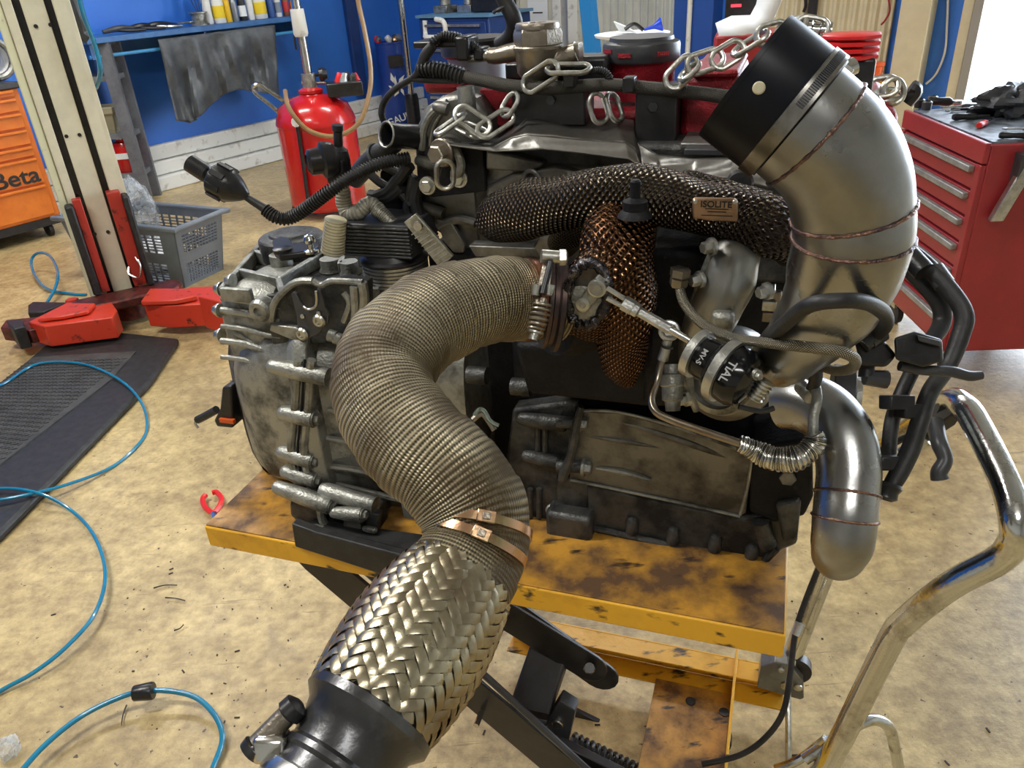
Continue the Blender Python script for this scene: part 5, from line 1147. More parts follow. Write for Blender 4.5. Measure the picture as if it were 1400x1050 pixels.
# red ribbed coil pack right
c = P(1164, 68, .12); z = c.z
for k in range(4): M().lathe(c + V(0, 0, -.012 + .007 * k) + EV * .03, V(0, 0, 1), [(.031, 0), (.033, .001), (.033, .004), (.031, .005)], 8).obj('coil_fin', REDB, en)
M().box(c + V(0, 0, -.03) + EV * .03, EU * .028, EV * .024, V(0, 0, .02)).obj('coil_body', BLACK, en, bevel=.004)
eb(1100, 52, 1180, 112, .25, .34, 'coil_housing', BLACK, bevel=.01)
M().cyl(P(1166, 95, .14), P(1162, 120, .14), .016).obj('coil_stem', BLACK, en)
M().box(P(1190, 165, .10), EU * .012, EV * .02, V(0, 0, .012)).obj('cover_lug', REDM, en, bevel=.003)
M().cyl(P(1190, 140, .05), P(1197, 146, .12), .010).obj('cover_stud', ZINC, en)
# --- bronze regulator housing with hex cap
q = P(737, 100, .30); b = V(q.x, q.y, 0)
def qz_(y): return P(737, y, .30).z
rq = 32 * dep(q) / F
z0, z1, z2 = qz_(108), qz_(66), qz_(44)
rg = M().lathe(V(q.x, q.y, z0), V(0, 0, 1), [(rq * .7, 0), (rq * .92, .010), (rq * .98, z1 - z0 - .006), (rq * 1.06, z1 - z0)], 32).obj('regulator_housing', BRASS, en, bevel=0)
M().lathe(V(q.x, q.y, z1), V(0, 0, 1), [(rq * 1.07, 0), (rq * 1.07, .003), (rq * 1.02, .005)], 32).obj('cap_collar', BRASS, rg)
M().lathe(V(q.x, q.y, z1 + .005), V(0, 0, 1), [(rq * 1.05, 0), (rq * 1.05, z2 - z1 - .006), (rq * .98, z2 - z1), (rq * .93, z2 - z1 + .001)], 6, ph=.3).obj('hex_cap', BRASS, rg, bevel=.001)
M().lathe(V(q.x, q.y, z2 + .005), V(0, 0, 1), [(rq * .93, 0), (rq * .93, .005), (rq * .88, .008), (rq * .4, .008), (rq * .38, .006)], 36).obj('cap_disc', BRASS, rg)
pts, rs = cp((718, 70, .30, 30), (700, 72, .30, 25), (680, 76, .30, 22), (668, 76, .30, 20)); M().tube(pts, rs, 18).obj('housing_arm', BRASS, rg)
pts, rs = cp((668, 76, .30, 14), (640, 80, .30, 13)); M().tube(pts, rs, 14).obj('arm_nipple', ZINC, rg)
pts, rs = cp((755, 85, .30, 36), (775, 78, .30, 30), (790, 72, .30, 30)); M().tube(pts, rs, 18).obj('housing_arm', BRASS, rg)
eplate([(774, 62), (790, 58), (792, 88), (776, 90)], .29, .03, 'arm_flange', BRASS, par=rg)
# hoses and looms on top
pts, rs = cp((680, -20, .36, 22), (692, 5, .36, 22), (703, 28, .36, 23), (700, 48, .37, 23), (684, 62, .38, 23)); M().tube(pts, rs, 18).obj('vacuum_hose', RUB, en)
p = P(686, 12, .36); M().torus(p, P(692, 28, .36) - p, 11.5 * dep(p) / F, .003, 20, 6).obj('hose_clip', BGREY, en)
pts, rs = cp((632, 104, .28, 16), (660, 110, .27, 17), (700, 118, .26, 18), (760, 120, .26, 18), (830, 116, .26, 17), (900, 122, .26, 18), (960, 128, .26, 18), (1000, 134, .26, 20)); M().tube(pts, rs, 18, 8).obj('braided_loom', LOOMW, en)
pts, rs = cp((574, 96, .28, 18), (590, 94, .28, 19), (612, 98, .28, 20), (635, 105, .28, 20)); M().tube(pts, rs, 16, 8, rip=(.0014, .006)).obj('corrugated_loom', RUB, en)
pts, rs = cp((592, 62, .28, 13), (582, 75, .28, 15), (575, 92, .28, 14), (566, 105, .28, 9), (540, 122, .29, 9), (525, 140, .3, 9), (522, 158, .3, 9), (532, 178, .31, 9)); M().tube(pts, rs, 14, 8).obj('loom_curve', RUB, en)
pts, rs = cp((590, 60, .29, 12), (605, 50, .30, 12), (625, 52, .30, 13), (645, 62, .3, 12), (660, 75, .3, 11)); M().tube(pts, rs, 14, 8, rip=(.001, .0045)).obj('corrugated_loom', RUB, en)
pts, rs = cp((562, 108, .28, 8), (590, 110, .28, 9), (625, 110, .28, 9)); M().tube(pts, rs, 12).obj('loom_branch', RUB, en)
eb(564, 56, 630, 66, .30, .36, 'loom_bracket', BLACK, bevel=.003); eb(622, 50, 640, 84, .28, .33, 'plug_block', BLACK, bevel=.004); eb(646, 66, 660, 84, .29, .33, 'plug_block', BLACK, bevel=.004)
eb(760, 78, 830, 118, .34, .4, 'rear_module', BLACK, bevel=.006); eb(690, 86, 740, 110, .36, .42, 'rear_module', BLACK, bevel=.004)
cc_ = P(650, 50, .45); M().lathe(cc_ - V(0, 0, .03), V(0, 0, 1), [(.055, 0), (.060, .004), (.060, .026), (.055, .03)], 30).obj('round_reservoir_cap', BSTEEL, en); M().lathe(cc_ - V(0, 0, .09), V(0, 0, 1), [(.05, 0), (.05, .06)], 24).obj('reservoir_neck', mat('pale blue-grey neck', (.30, .33, .38), .4), en)
pts, rs = cp((800, 98, .26, 9), (822, 97, .26, 10), (832, 104, .26, 10), (834, 114, .26, 9)); M().tube(pts, rs, 12, rip=(.0006, .003)).obj('loom_branch', RUB, en)
for (x, y) in ((861, 115), (780, 108)): M().box(P(x, y, .25), EU * .008, EV * .012, V(0, 0, .010)).obj('loom_clip', BLACK, en, bevel=.002)
# --- lower block: starter bosses, shield panel, oil pan, right mount
eb(700, 460, 900, 560, .20, .30, 'block_wall', DARK, bevel=.01)
eplate([(700, 560), (790, 548), (788, 660), (812, 690), (812, 764), (726, 770), (722, 700), (690, 640)], .17, .06, 'block_flange_casting', ALUD, bevel=.006)
boss(708, 572, 772, 580, 11, .16, par=en, mm=ALUD); boss(714, 622, 762, 632, 10, .16, par=en, mm=ALUD)
for (x, y) in ((735, 600), (745, 600), (725, 690), (737, 690)): rib([(x, y - 22), (x, y + 18)], .165, .005, mm=ALUD)
for (x, y, xx) in ((782, 577, 792), (782, 637, 798)): 
    a, b = P(762, y, .15), P(xx, y + 2, .15); M().cyl(a, b, .010).obj('mount_stud', ALUD, en); M().bolt(b, EU, .011, .012).obj('stud_nut', ALU, en)
M().tube([P(x, y, .135) for x, y in ((795, 556), (788, 580), (781, 620), (772, 645), (769, 656))], [.005, .007, .007, .009, .008], 8).obj('bracket_blade', ALUD, en)
for (x, y) in ((756, 697), (750, 765)): M().bolt(P(x, y, .16), -EV + EU * .5, .009, .010).obj('hex_bolt', ZINC if y > 700 else ALU, en)
eb(746, 706, 808, 760, .13, .22, 'engine_foot', ALUD, bevel=.008); eb(760, 655, 805, 700, .16, .22, 'casting_block', ALUD, bevel=.006)
# stained aluminium panel
pn = [(788, 562), (850, 565), (940, 590), (1030, 622), (1020, 702), (1010, 706), (900, 680), (778, 655)]
sp_ = eplate(pn, .155, .008, 'heat_panel', PAN, bevel=.002)
for c in (((790, 561), (850, 564), (940, 589), (1029, 622)), ((1029, 624), (1022, 665), (1012, 704)), ((1012, 706), (900, 681), (780, 656))): M().tube([P(x, y, .153) for x, y in c], .0028, 8).obj('panel_rim', ALU, sp_)
M().tube([P(x, y, .154) for x, y in ((815, 640), (850, 645), (890, 656))], [.003, .006, .004], 8).obj('panel_bead', ALU, sp_)
M().tube([P(x, y, .157) for x, y in ((800, 595), (850, 602), (905, 612))], [.002, .006, .002], 10).obj('panel_bulge', PAN, sp_)
M().tube([P(x, y, .160) for x, y in ((830, 570), (930, 600), (1010, 630))], [.004, .009, .004], 10).obj('panel_bulge', PAN, sp_)
# oil pan
op = eplate([(800, 662), (1010, 708), (1060, 700), (1092, 710), (1090, 745), (1062, 756), (1048, 772), (1012, 770), (920, 756), (850, 740), (805, 722)], .16, .26, 'oil_pan', ALUD, bevel=.006)
M().tube([P(x, y, .155) for x, y in ((812, 722), (900, 742), (985, 764), (1036, 772), (1048, 764), (1062, 750))], .006, 8).obj('pan_flange', ALUD, op)
for (x, y) in ((864, 714), (920, 728), (977, 738), (1027, 752)):
    a = P(x, y + 10, .158); m_ = M().lathe(a, V(0, 0, 1), [(.011, -.005), (.011, .018), (.008, .025), (.002, .028)], 14); m_.obj('pan_boss', ALUD, op)
for x, y in ((882, 748), (1035, 768), (1000, 762)): M().bolt(P(x, y, .155), V(0, 0, -1), .006, .008).obj('pan_bolt', ALU, op)
eplate([(1026, 612), (1110, 600), (1112, 680), (1100, 706), (1060, 716), (1024, 700)], .15, .10, 'accessory_mount', DARK, bevel=.005)
M().lathe(P(1077, 652, .149), -EV, [(.0125, 0), (.0125, .006), (.011, .007)], 6).obj('hex_bolt', HEADM, en)
eplate([(1060, 690), (1096, 684), (1090, 740), (1070, 742)], .14, .06, 'mount_foot', ALUD, bevel=.006)
M().cyl(P(1040, 712, .15), P(1050, 745, .15), .014).obj('sensor_boss', ALUD, en)
# belt pulley at the right end
c = P(1154, 545, .26); M().lathe(c - EU * .02, EU, [(.05, 0), (.052, .002), (.052, .030), (.045, .032), (.02, .032)], 36).obj('belt_pulley', RUB, en); M().lathe(c + EU * .013, EU, [(.040, 0), (.040, .008), (.02, .010)], 30).obj('pulley_face', ALU, en)
# --- exhaust manifold under its foil blanket
def lump(amp, f1=40, f2=70):
    return lambda s_, a: amp * (math.sin(s_ * f1 + 2 * a) + math.sin(s_ * f2 - 3 * a + 1) + math.sin(s_ * 31 + a)) / 2
pts, rs = cp((676, 297, .17, 48), (688, 297, .13, 70), (718, 289, .10, 80), (765, 277, .07, 76), (815, 268, .05, 74), (860, 266, .045, 80), (910, 272, .04, 78), (960, 284, .035, 74), (1010, 296, .03, 74), (1050, 308, .03, 84), (1074, 322, .05, 76), (1085, 338, .09, 60))
mf = M().tube(pts, rs, 44, 8, fn=lump(.0022)).obj('manifold_blanket', FOIL, en)
pts, rs = cp((770, 330, .17, 44), (790, 312, .12, 50), (820, 298, .08, 52), (850, 285, .06, 60)); M().tube(pts, rs, 30, 8, fn=lump(.002)).obj('blanket_runner', FOIL, mf)
pts, rs = cp((862, 262, .07, 70), (852, 300, .04, 92), (846, 345, .01, 102), (852, 390, .0, 92), (852, 430, .0, 80), (850, 462, .01, 72), (853, 492, .02, 60), (856, 510, .03, 40), (857, 518, .04, 22)); M().tube(pts, rs, 40, 8, fn=lump(.0026)).obj('blanket_downleg', FOILB, mf)
pts, rs = cp((850, 345, .02, 84), (828, 372, -.015, 86), (812, 400, -.022, 90), (806, 425, .0, 84), (808, 445, .03, 60)); M().tube(pts, rs, 34, 8, fn=lump(.003)).obj('blanket_branch', FOILB, mf)
pts, rs = cp((930, 262, .10, 60), (985, 272, .09, 60), (1045, 290, .09, 50)); M().tube(pts, rs, 30, 8, fn=lump(.003)).obj('blanket_back_fold', FOIL, mf)
np_ = M().prism([P(x, y, -.010) for x, y in ((946, 274), (948, 271), (1004, 272), (1009, 276), (1009, 304), (964, 302), (958, 300), (947, 300))], EV * .006).obj('name_plate', mat('copper nameplate', (.42, .27, .17), .34, .9, (.30, .19, .12), 40, .4, .6), mf, bevel=.002)
text('ISOLITE', .0100, P(979, 280, -.0110), EU, V(0, 0, 1), DEB, mf, ext=.0004)
for y, w in ((286, 30), (290, 24), (295, 40)): M().box(P(980, y, -.0107), EU * .00042 * w, EV * .0003, V(0, 0, .0004)).obj('plate_text_line', DEB, mf)
for x in (951, 1005): M().lathe(P(x, 276, -.010), -EV, [(.0028, 0), (.002, .0015)], 12).obj('plate_rivet', ZINC, mf)
p = P(868, 296, -.01)
sd = M().lathe(p, V(0, 0, 1), [(.020, 0), (.018, .004), (.014, .008), (.014, .018), (.010, .020), (.006, .022), (.006, .040), (.004, .042)], 18).obj('sensor_boss', DARK, mf)
# --- wastegate window: ring, oval plate, lever
vg = -.078
def ell(cx, cy, rx, ry, v, n=32, rot=0.): 
    return [P(cx + rx * math.cos(2 * PI * k / n) * math.cos(rot) - ry * math.sin(2 * PI * k / n) * math.sin(rot), cy + rx * math.cos(2 * PI * k / n) * math.sin(rot) + ry * math.sin(2 * PI * k / n) * math.cos(rot), v) for k in range(n)]
wg = M().tube(ell(803, 402, 27, 43, vg, rot=.12), .0065, 10, 1, closed=True, fn=lambda s_, a: .0015 * math.sin(s_ * 600)).obj('window_hem', mat('dark foil hem', (.05, .045, .05), .25, .9, (.35, .34, .36), 90, .52, .66, .8, 200), en)
M().prism(ell(802, 404, 25, 41, vg + .008, rot=.12), EV * .02).obj('wastegate_plate', mat('brown grey steel', (.22, .19, .15), .4, .8, (.13, .11, .09), 30, .4, .6), wg)
M().lathe(P(797, 416, vg + .004), -EV, [(.021, 0), (.024, .004), (.022, .005)], 30).obj('flapper_disc', ALU, wg)
M().prism([P(x, y, vg - .006) for x, y in ((786, 420), (790, 428), (800, 430), (818, 408), (832, 392), (834, 385), (820, 373), (814, 380), (796, 402))], EV * .006).obj('lever_arm', ALU, wg, bevel=.002)
M().lathe(P(797, 416, vg - .006), -EV, [(.008, 0), (.008, .002), (.004, .003), (.003, .001)], 20).obj('lever_rivet', ALUL, wg)
M().lathe(P(817, 393, vg - .006), -EV, [(.0105, 0), (.0105, .004), (.0082, .0045), (.0082, .003), (.0055, .003), (.0055, .006)], 24).obj('rod_eye', ALUL, wg)
p0, p1 = P(817, 393, vg - .008), P(950, 470, vg - .02)
rd = M().cyl(p0.lerp(p1, .42), p1, .0042).obj('actuator_rod', STEEL, en)
dd = p1 - p0
for a, b, r in ((.10, .28, .006), ): 
    for s_ in (-1, 1): M().cyl(p0.lerp(p1, a) + V(0, 0, .006 * s_), p0.lerp(p1, b) + V(0, 0, .005 * s_), .0028, seg=8).obj('rod_clevis', ALUL, rd)
M().lathe(p0.lerp(p1, .27), dd, [(.0085, 0), (.0085, .012), (.006, .014)], 6).obj('rod_nut', ALUL, rd)
M().lathe(p0.lerp(p1, .34), dd, [(.006, 0), (.0078, .002), (.0078, .010), (.0055, .012), (.0060, .05)], 6).obj('rod_turnbuckle', ALUL, rd)
# --- turbine housing, flange rings behind the wrap
c = D(768, 418, .93); ax = D(735, 414, .92) - D(768, 412, .935)
tf = M().lathe(D(767, 416, .930), D(743, 414, .928) - D(767, 416, .930), [(.054, 0), (.058, .002), (.058, .007), (.051, .009), (.051, .014), (.055, .016), (.055, .020), (.050, .021)], 48).obj('turbine_flange', mat('heat darkened flange', (.09, .055, .045), .4, .7, (.04, .035, .04), 20, .4, .6), en)
M().lathe(D(792, 420, 1.01), ax, [(.055, -.06), (.062, .01), (.06, .04)], 36).obj('turbine_housing', DARK, en)
M().loft([[E_(us(x, 450, .05), .05 + dv, z_) for dv, z_ in ((0, ws(x, 560, .05)), (.14, ws(x, 560, .05)), (.14, ws(x, 340, .05)), (0, ws(x, 340, .05)))] for x in (880, 960)]).obj('turbo_core', DARK, en, bevel=.012)
eplate([(700, 470), (880, 470), (900, 560), (720, 540)], .10, .1, 'turbo_bracket', DARK, bevel=.01)
for (x, y, mm) in ((700, 528, ALUD), (812, 522, ALUD), (640, 512, ALUD)): M().cyl(P(x, y, .12), P(x + 26, y + 2, .12), .014).obj('casting_stub', mm, en)
# --- compressor: volute, outlet tube, backplate
vc = .0
cc = P(992, 512, vc + .03); cax = (-EV * .85 - EU * .25 + V(0, 0, .1)).normalized()
R_ = 48 * dep(cc) / F
cv = M().lathe(cc, cax, [(R_ * .4, -.045), (R_ * 1.25, -.035), (R_ * 1.38, -.01), (R_ * 1.30, .014), (R_ * 1.02, .028), (R_ * .7, .030), (R_ * .4, .026)], 44).obj('compressor_volute', mat('grey compressor casting', (.33, .325, .30), .36, .85, (.17, .165, .15), 10, .4, .65, .1, 120), en)
pts, rs = cp((958, 500, .03, 60), (962, 460, .02, 64), (978, 420, .01, 72), (994, 385, .01, 76), (1003, 352, .02, 70), (1010, 330, .06, 62), (1016, 318, .12, 60)); M().tube(pts, rs, 28, 8).obj('compressor_outlet', bpy.data.materials['grey compressor casting'], cv)
M().tube([P(x, y, .0) for x, y in ((976, 335), (958, 385), (948, 430), (941, 480), (943, 530), (952, 562))], [.003, .005, .006, .006, .006, .004], 8).obj('backplate_rim', ALU, cv)
M().lathe(cc + cax * .028, cax, [(R_ * .95, 0), (R_ * .95, .006), (R_ * .75, .01), (R_ * .72, -.004)], 36).obj('inlet_ring', ALU, cv)
for (x, y) in ((973, 337), (957, 382), (938, 545), (1049, 398)): M().bolt(P(x, y, -.01), -EU * .7 - EV * .6, .007, .011).obj('housing_bolt', ALUL if y < 400 else ZINC, cv)
M().box(P(988, 436, -.025), EU * .013, EV * .010, V(0, 0, .010)).obj('port_boss', ALU, cv, bevel=.006)
for (x, y) in ((1050, 398), (1052, 415), (1052, 430)): M().box(P(x, y, .02), EU * .008, EV * .01, V(0, 0, .006)).obj('vband_lug', ZINC if y < 420 else BRASS, en, bevel=.001)
M().cyl(P(1062, 398, .02), P(1060, 440, .02), .006).obj('vband_screw', BRASS, en)
# --- wastegate actuator can and its two clamp bands
a0, a1_ = D(944, 478, .83), D(1030, 528, .79); ax = (a1_ - a0); L = ax.length; ax.normalize()
k_ = .80 / F
ac = M().lathe(a0, ax, [(24 * k_, 0), (28 * k_, .003), (30 * k_, .006), (30 * k_, L * .38), (38 * k_, L * .46), (42 * k_, L * .52), (42 * k_, L * .80), (36 * k_, L * .92), (20 * k_, L * .98), (12 * k_, L)], 40).obj('wastegate_actuator', mat('gloss black can', (.008, .008, .009), .13, .2), en)
for t0, t1, r in ((.05, .17, 33), (.50, .63, 44)): M().lathe(a0 + ax * L * t0, ax, [(r * k_, 0), (r * k_ + .0022, .0005), (r * k_ + .0022, L * (t1 - t0)), (r * k_, L * (t1 - t0) + .0005)], 44).obj('clamp_band', ALUL, ac)
vw = (CAM - D(1010, 505, .8)).normalized(); vw = (vw - ax * vw.dot(ax)).normalized()
up_ = ax; xd = up_.cross(vw)
for s_, t_, sz, r in (('TiAL', .74, .012, 42), ('MV-S', .30, .008, 30)):
    text(s_, sz, a0 + ax * L * t_ + vw * (r * k_ + .0006), xd, up_, mat('silver print', (.35, .35, .35), .4), ac, ext=.0005)
for (x, y) in ((1034, 512),): M().bolt(D(x, y, .775), ax * .8 + vw * .5, .004, .006).obj('can_bolt', ALU, ac)
sp = M().tube([D(1030, 545, .80), D(1048, 520, .79)], .0085, 12, rip=(.0012, .004)).obj('worm_clamp', ZINC, en)
M().tube([D(x, y, .80) for x, y in ((1010, 556), (1040, 562), (1058, 558))], .003, 8).obj('dark_lead', RUB, en)
eplate([(1066, 578), (1082, 588), (1100, 565), (1112, 540), (1108, 532), (1096, 548), (1080, 548), (1076, 562)], -.01, .006, 'oil_return_bracket', ALU)
M().lathe(P(1083, 557, -.012), -EV, [(.009, 0), (.009, .006), (.005, .006), (.005, .002)], 18).obj('bracket_eye', ZINC, en)
# --- 4 inch stainless intake elbow with black coupler and clamp
elb = [(1076, 153, .655, 168), (1113, 185, .656, 168), (1140, 212, .66, 167), (1158, 248, .67, 163), (1165, 290, .685, 158), (1165, 325, .695, 156), (1154, 368, .715, 150), (1138, 410, .74, 132), (1112, 446, .77, 110), (1084, 476, .80, 90), (1060, 496, .83, 74)]
pts, rs = cd(*elb)
el = M().tube(pts, rs, 56, 10).obj('intake_elbow', TITAN, en)
def ringat(pts, rs, i, f, r, dr, nm, mm, par):
    q = pts[i].lerp(pts[i + 1], f); d = pts[i + 1] - pts[i]; rr = rs[i] * (1 - f) + rs[i + 1] * f
    return M().torus(q, d, rr + dr, r, 48, 8).obj(nm, mm, par)
def tan_ring(i, r, nm, par):
    d = (pts[i + 1] - pts[i - 1]); m_ = M(); x, y, a = frame(d); n = 72
    m_.tube([pts[i] + (x * math.cos(2 * PI * k / n) + y * math.sin(2 * PI * k / n)) * (rs[i] + .0003) for k in range(n)], r, 8, 1, closed=True, fn=lambda s_, a_: .0004 * math.sin(s_ * 900)); return m_.obj(nm, WELD, par)
tan_ring(1, .0016, 'weld_bead', el); tan_ring(4, .0019, 'weld_bead', el); tan_ring(5, .0019, 'weld_bead', el)
cb_ = D(1093, 165, .655); ca = min((D(1017, 106, .60 + .001 * k) for k in range(160)), key=lambda q: abs((cb_ - q).normalized().dot(((q + cb_) / 2 - CAM).normalized()) + .02)); cax2 = cb_ - ca; L = cax2.length
r0 = 95 * .645 / F
cp_ = M().lathe(ca, cax2, [(r0 - .004, .002), (r0 - .003, 0), (r0, .0), (r0, L * .9), (r0 - .002, L)], 60, cap=False)
ob = cp_.obj('silicone_coupler', mat('smooth black silicone', (.005, .006, .010), .36, 0, spec=.22), en); md = ob.modifiers.new('s', 'SOLIDIFY'); md.thickness = .005; md.offset = -1
x_, y_, a_ = frame(cax2)
p = D(1040, 143, .645); vw = (CAM - p).normalized(); vw = (vw - a_ * vw.dot(a_)).normalized()
M().lathe(ca + a_ * L * .30 + vw * r0, vw, [(.0050, -.003), (.0050, .0008), (.004, .0016)], 16).obj('ivory_mark', IVORY, ob)
cl = M().lathe(ca + a_ * L * .86, a_, [(r0 - .001, -.007), (r0 + .0016, -.0065), (r0 + .0016, .0065), (r0 - .001, .007)], 64).obj('hose_clamp', mat('dull clamp steel', (.30, .29, .27), .28, 1, (.18, .17, .15), 40, .4, .6), ob)
m_ = M(); up_ = (RGT * .6 - UPV * -.6)
for k in range(34):
    t = -1.25 + k * .034; d = vw * math.cos(t) + vw.cross(a_) * math.sin(t) * -1; m_.box(ca + a_ * L * .86 + d * (r0 + .0016), a_ * .0035, d.cross(a_) * .0006, d * .0008)
m_.obj('clamp_threads', BGREY, cl)
q = D(1152, 92, .66); sx = (D(1158, 82, .65) - D(1146, 100, .665)).normalized()
M().lathe(q - sx * .006, RGT * .9 + UPV * .4, [(.006, -.012), (.006, .006), (.0075, .007), (.0075, .014)], 14).obj('clamp_screw', CHROME, cl)
M().box(q - RGT * .004 - UPV * .004, (RGT + UPV).normalized() * .007, (RGT - UPV).normalized() * .009, FWD * .007).obj('clamp_housing', STEEL, cl, bevel=.001)
# charge pipe at the lower right
lp = [(1072, 548, .92, 76), (1100, 550, .90, 80), (1130, 566, .88, 82), (1152, 598, .86, 84), (1160, 640, .85, 84), (1158, 675, .845, 84), (1155, 708, .84, 84), (1152, 738, .845, 82), (1147, 756, .875, 72), (1143, 764, .91, 56)]
pts, rs = cd(*lp); pw = M().tube(pts, rs, 44, 8).obj('charge_pipe', TITAN, en)
tan_ring(5, .0016, 'weld_bead', pw); tan_ring(6, .0016, 'weld_bead', pw)
# --- hoses on the right
def hose(nm, mm, *c, seg=16, par=None, **k): pts, rs = cd(*c); return M().tube(pts, rs, seg, 8, **k).obj(nm, mm, par or en)
hose('braided_hose', SSB, (928, 388, .90, 13), (936, 415, .885, 14), (962, 444, .855, 14), (1002, 462, .81, 14), (1052, 469, .755, 15), (1100, 474, .72, 16), (1145, 480, .71, 16), (1168, 490, .72, 16), (1165, 503, .75, 15), (1145, 507, .78, 14), (1125, 502, .80, 13))
M().lathe(D(927, 392, .90), V(.1, 0, 1), [(.009, 0), (.011, .003), (.011, .010), (.008, .012), (.012, .013), (.012, .022)], 6).obj('hose_fitting', BRASS, en)
hose('oil_hose', RUB, (1046, 466, .80, 20), (1070, 445, .72, 21), (1105, 418, .655, 22), (1150, 411, .64, 22), (1186, 414, .66, 22), (1207, 427, .71, 22), (1210, 443, .76, 22), (1198, 458, .80, 21))
hose('oil_hose', RUB, (1106, 540, .85, 16), (1116, 515, .82, 17), (1115, 478, .76, 18), (1126, 459, .75, 18), (1146, 453, .76, 18), (1166, 462, .79, 18))
for (x, y, x2, y2) in ((1176, 470, 1190, 458), (1186, 464, 1205, 452)): M().cyl(D(x, y, .80), D(x2, y2, .80), .0115).obj('hose_clamp', BGREY, en)
M().cyl(D(1110, 542, .84), D(1096, 528, .86), .009).obj('steel_fitting', ZINC, en)
M().loft([[D(x, y, d) for x, y in pp] for pp, d in ((((1168, 466), (1206, 462), (1226, 486), (1212, 502), (1176, 500)), .80), (((1168, 466), (1206, 462), (1226, 486), (1212, 502), (1176, 500)), .84))]).obj('distribution_block', BLACK, en, bevel=.004)
M().cyl(D(1182, 516, .82), D(1212, 519, .82), .008, .010, 10).obj('bleed_screw', BGREY, en); M().cyl(D(1186, 495, .82), D(1184, 516, .82), .008).obj('block_neck', BLACK, en)
cx = M().loft([[D(x, y, d) for x, y in ((1222, 462), (1250, 453), (1288, 464), (1290, 494), (1262, 502), (1224, 492))] for d in (.79, .83)]).obj('valve_connector', BLACK, en, bevel=.003)
M().loft([[D(x, y, d) for x, y in ((1254, 458), (1286, 466), (1285, 474), (1256, 466))] for d in (.783, .80)]).obj('connector_latch', BGREY, cx, bevel=.001)
hose('grey_stub_hose', BGREY, (1230, 500, .81, 14), (1262, 506, .81, 14), (1300, 508, .81, 15), (1325, 514, .81, 14), (1342, 513, .81, 12))
h1 = hose('coolant_hose', RUB, (1226, 332, .92, 22), (1262, 358, .90, 23), (1298, 396, .88, 24), (1318, 430, .87, 25), (1312, 462, .87, 24), (1296, 500, .87, 23), (1272, 535, .86, 23), (1258, 575, .85, 24), (1246, 612, .85, 25), (1230, 645, .85, 25), (1214, 672, .85, 22))
h2 = hose('coolant_hose', RUB, (1226, 352, .93, 18), (1256, 382, .92, 22), (1284, 414, .91, 24), (1288, 440, .91, 24), (1276, 462, .90, 22), (1254, 495, .89, 20), (1234, 535, .88, 20), (1221, 570, .88, 20), (1216, 605, .88, 20), (1216, 630, .88, 19))
M().cyl(D(1236, 342, .91), D(1264, 372, .89), .0125).obj('hose_sleeve', BLACK, h1); M().cyl(D(1276, 368, .895), D(1292, 390, .885), .0115).obj('hose_sleeve', BGREY, h1)
for (x, y) in ((1226, 550), (1246, 562), (1214, 632)): M().box(D(x, y, .86), RGT * .014, UPV * .008, FWD * .014).obj('hose_retainer', BLACK, h1, bevel=.002)
M().lathe(D(1216, 660, .85), D(1209, 682, .85) - D(1216, 660, .85), [(.013, 0), (.015, .004), (.012, .010), (.013, .016), (.008, .020)], 12).obj('quick_coupling', BLACK, h1)
# --- oil feed line, fittings and foil sleeved hose
def tubed(nm, mm, r, *c, par=None): pts, _ = cd(*[(x, y, d, 1) for x, y, d in c]); return M().tube(pts, r, 14, 8).obj(nm, mm, par or en)
ol = tubed('oil_line', mat('bronze tinted steel line', (.36, .31, .24), .28, 1, (.28, .22, .16), 20, .4, .6), .0045, (905, 492, .92), (898, 520, .92), (891, 545, .91), (896, 562, .90), (915, 573, .89), (960, 589, .87), (1012, 606, .85))
M().torus(D(915, 452, .90), CAM - D(915, 452, .9), .0095, .0032, 24, 8).obj('banjo_ring', ALUL, ol); M().lathe(D(915, 452, .90), CAM - D(915, 452, .9), [(.007, -.004), (.007, .006)], 6).obj('banjo_bolt', ALUL, ol)
M().cyl(D(913, 464, .905), D(906, 492, .915), .0055, .0065).obj('line_nut', ZINC, ol); M().torus(D(912, 474, .905), D(906, 492, .915) - D(913, 464, .905), .006, .0015).obj('line_ring', BSTEEL, ol)
p = D(918, 500, .96); q = D(920, 562, .96)
M().lathe(q, p - q, [(.009, 0), (.010, .012), (.013, .014), (.013, .03), (.015, .032), (.015, .045), (.010, .047), (.009, .058)], 20).obj('return_fitting', ALU, en)
hose('foil_hose', FOILW, (1010, 606, .85, 20), (1018, 609, .85, 26), (1035, 618, .85, 30), (1062, 628, .84, 34), (1090, 626, .83, 34), (1110, 612, .83, 31), (1115, 598, .83, 27), (1113, 592, .83, 20), seg=28, fn=lambda s_, a: .0007 * math.sin(s_ * 1250 + .6 * math.sin(3 * a)) + .0007 * math.sin(s_ * 200 + 2 * a), step=.0009)
tubed('return_line', ALU, .0055, (1112, 598, .83), (1112, 570, .83), (1117, 545, .83), (1113, 520, .84))
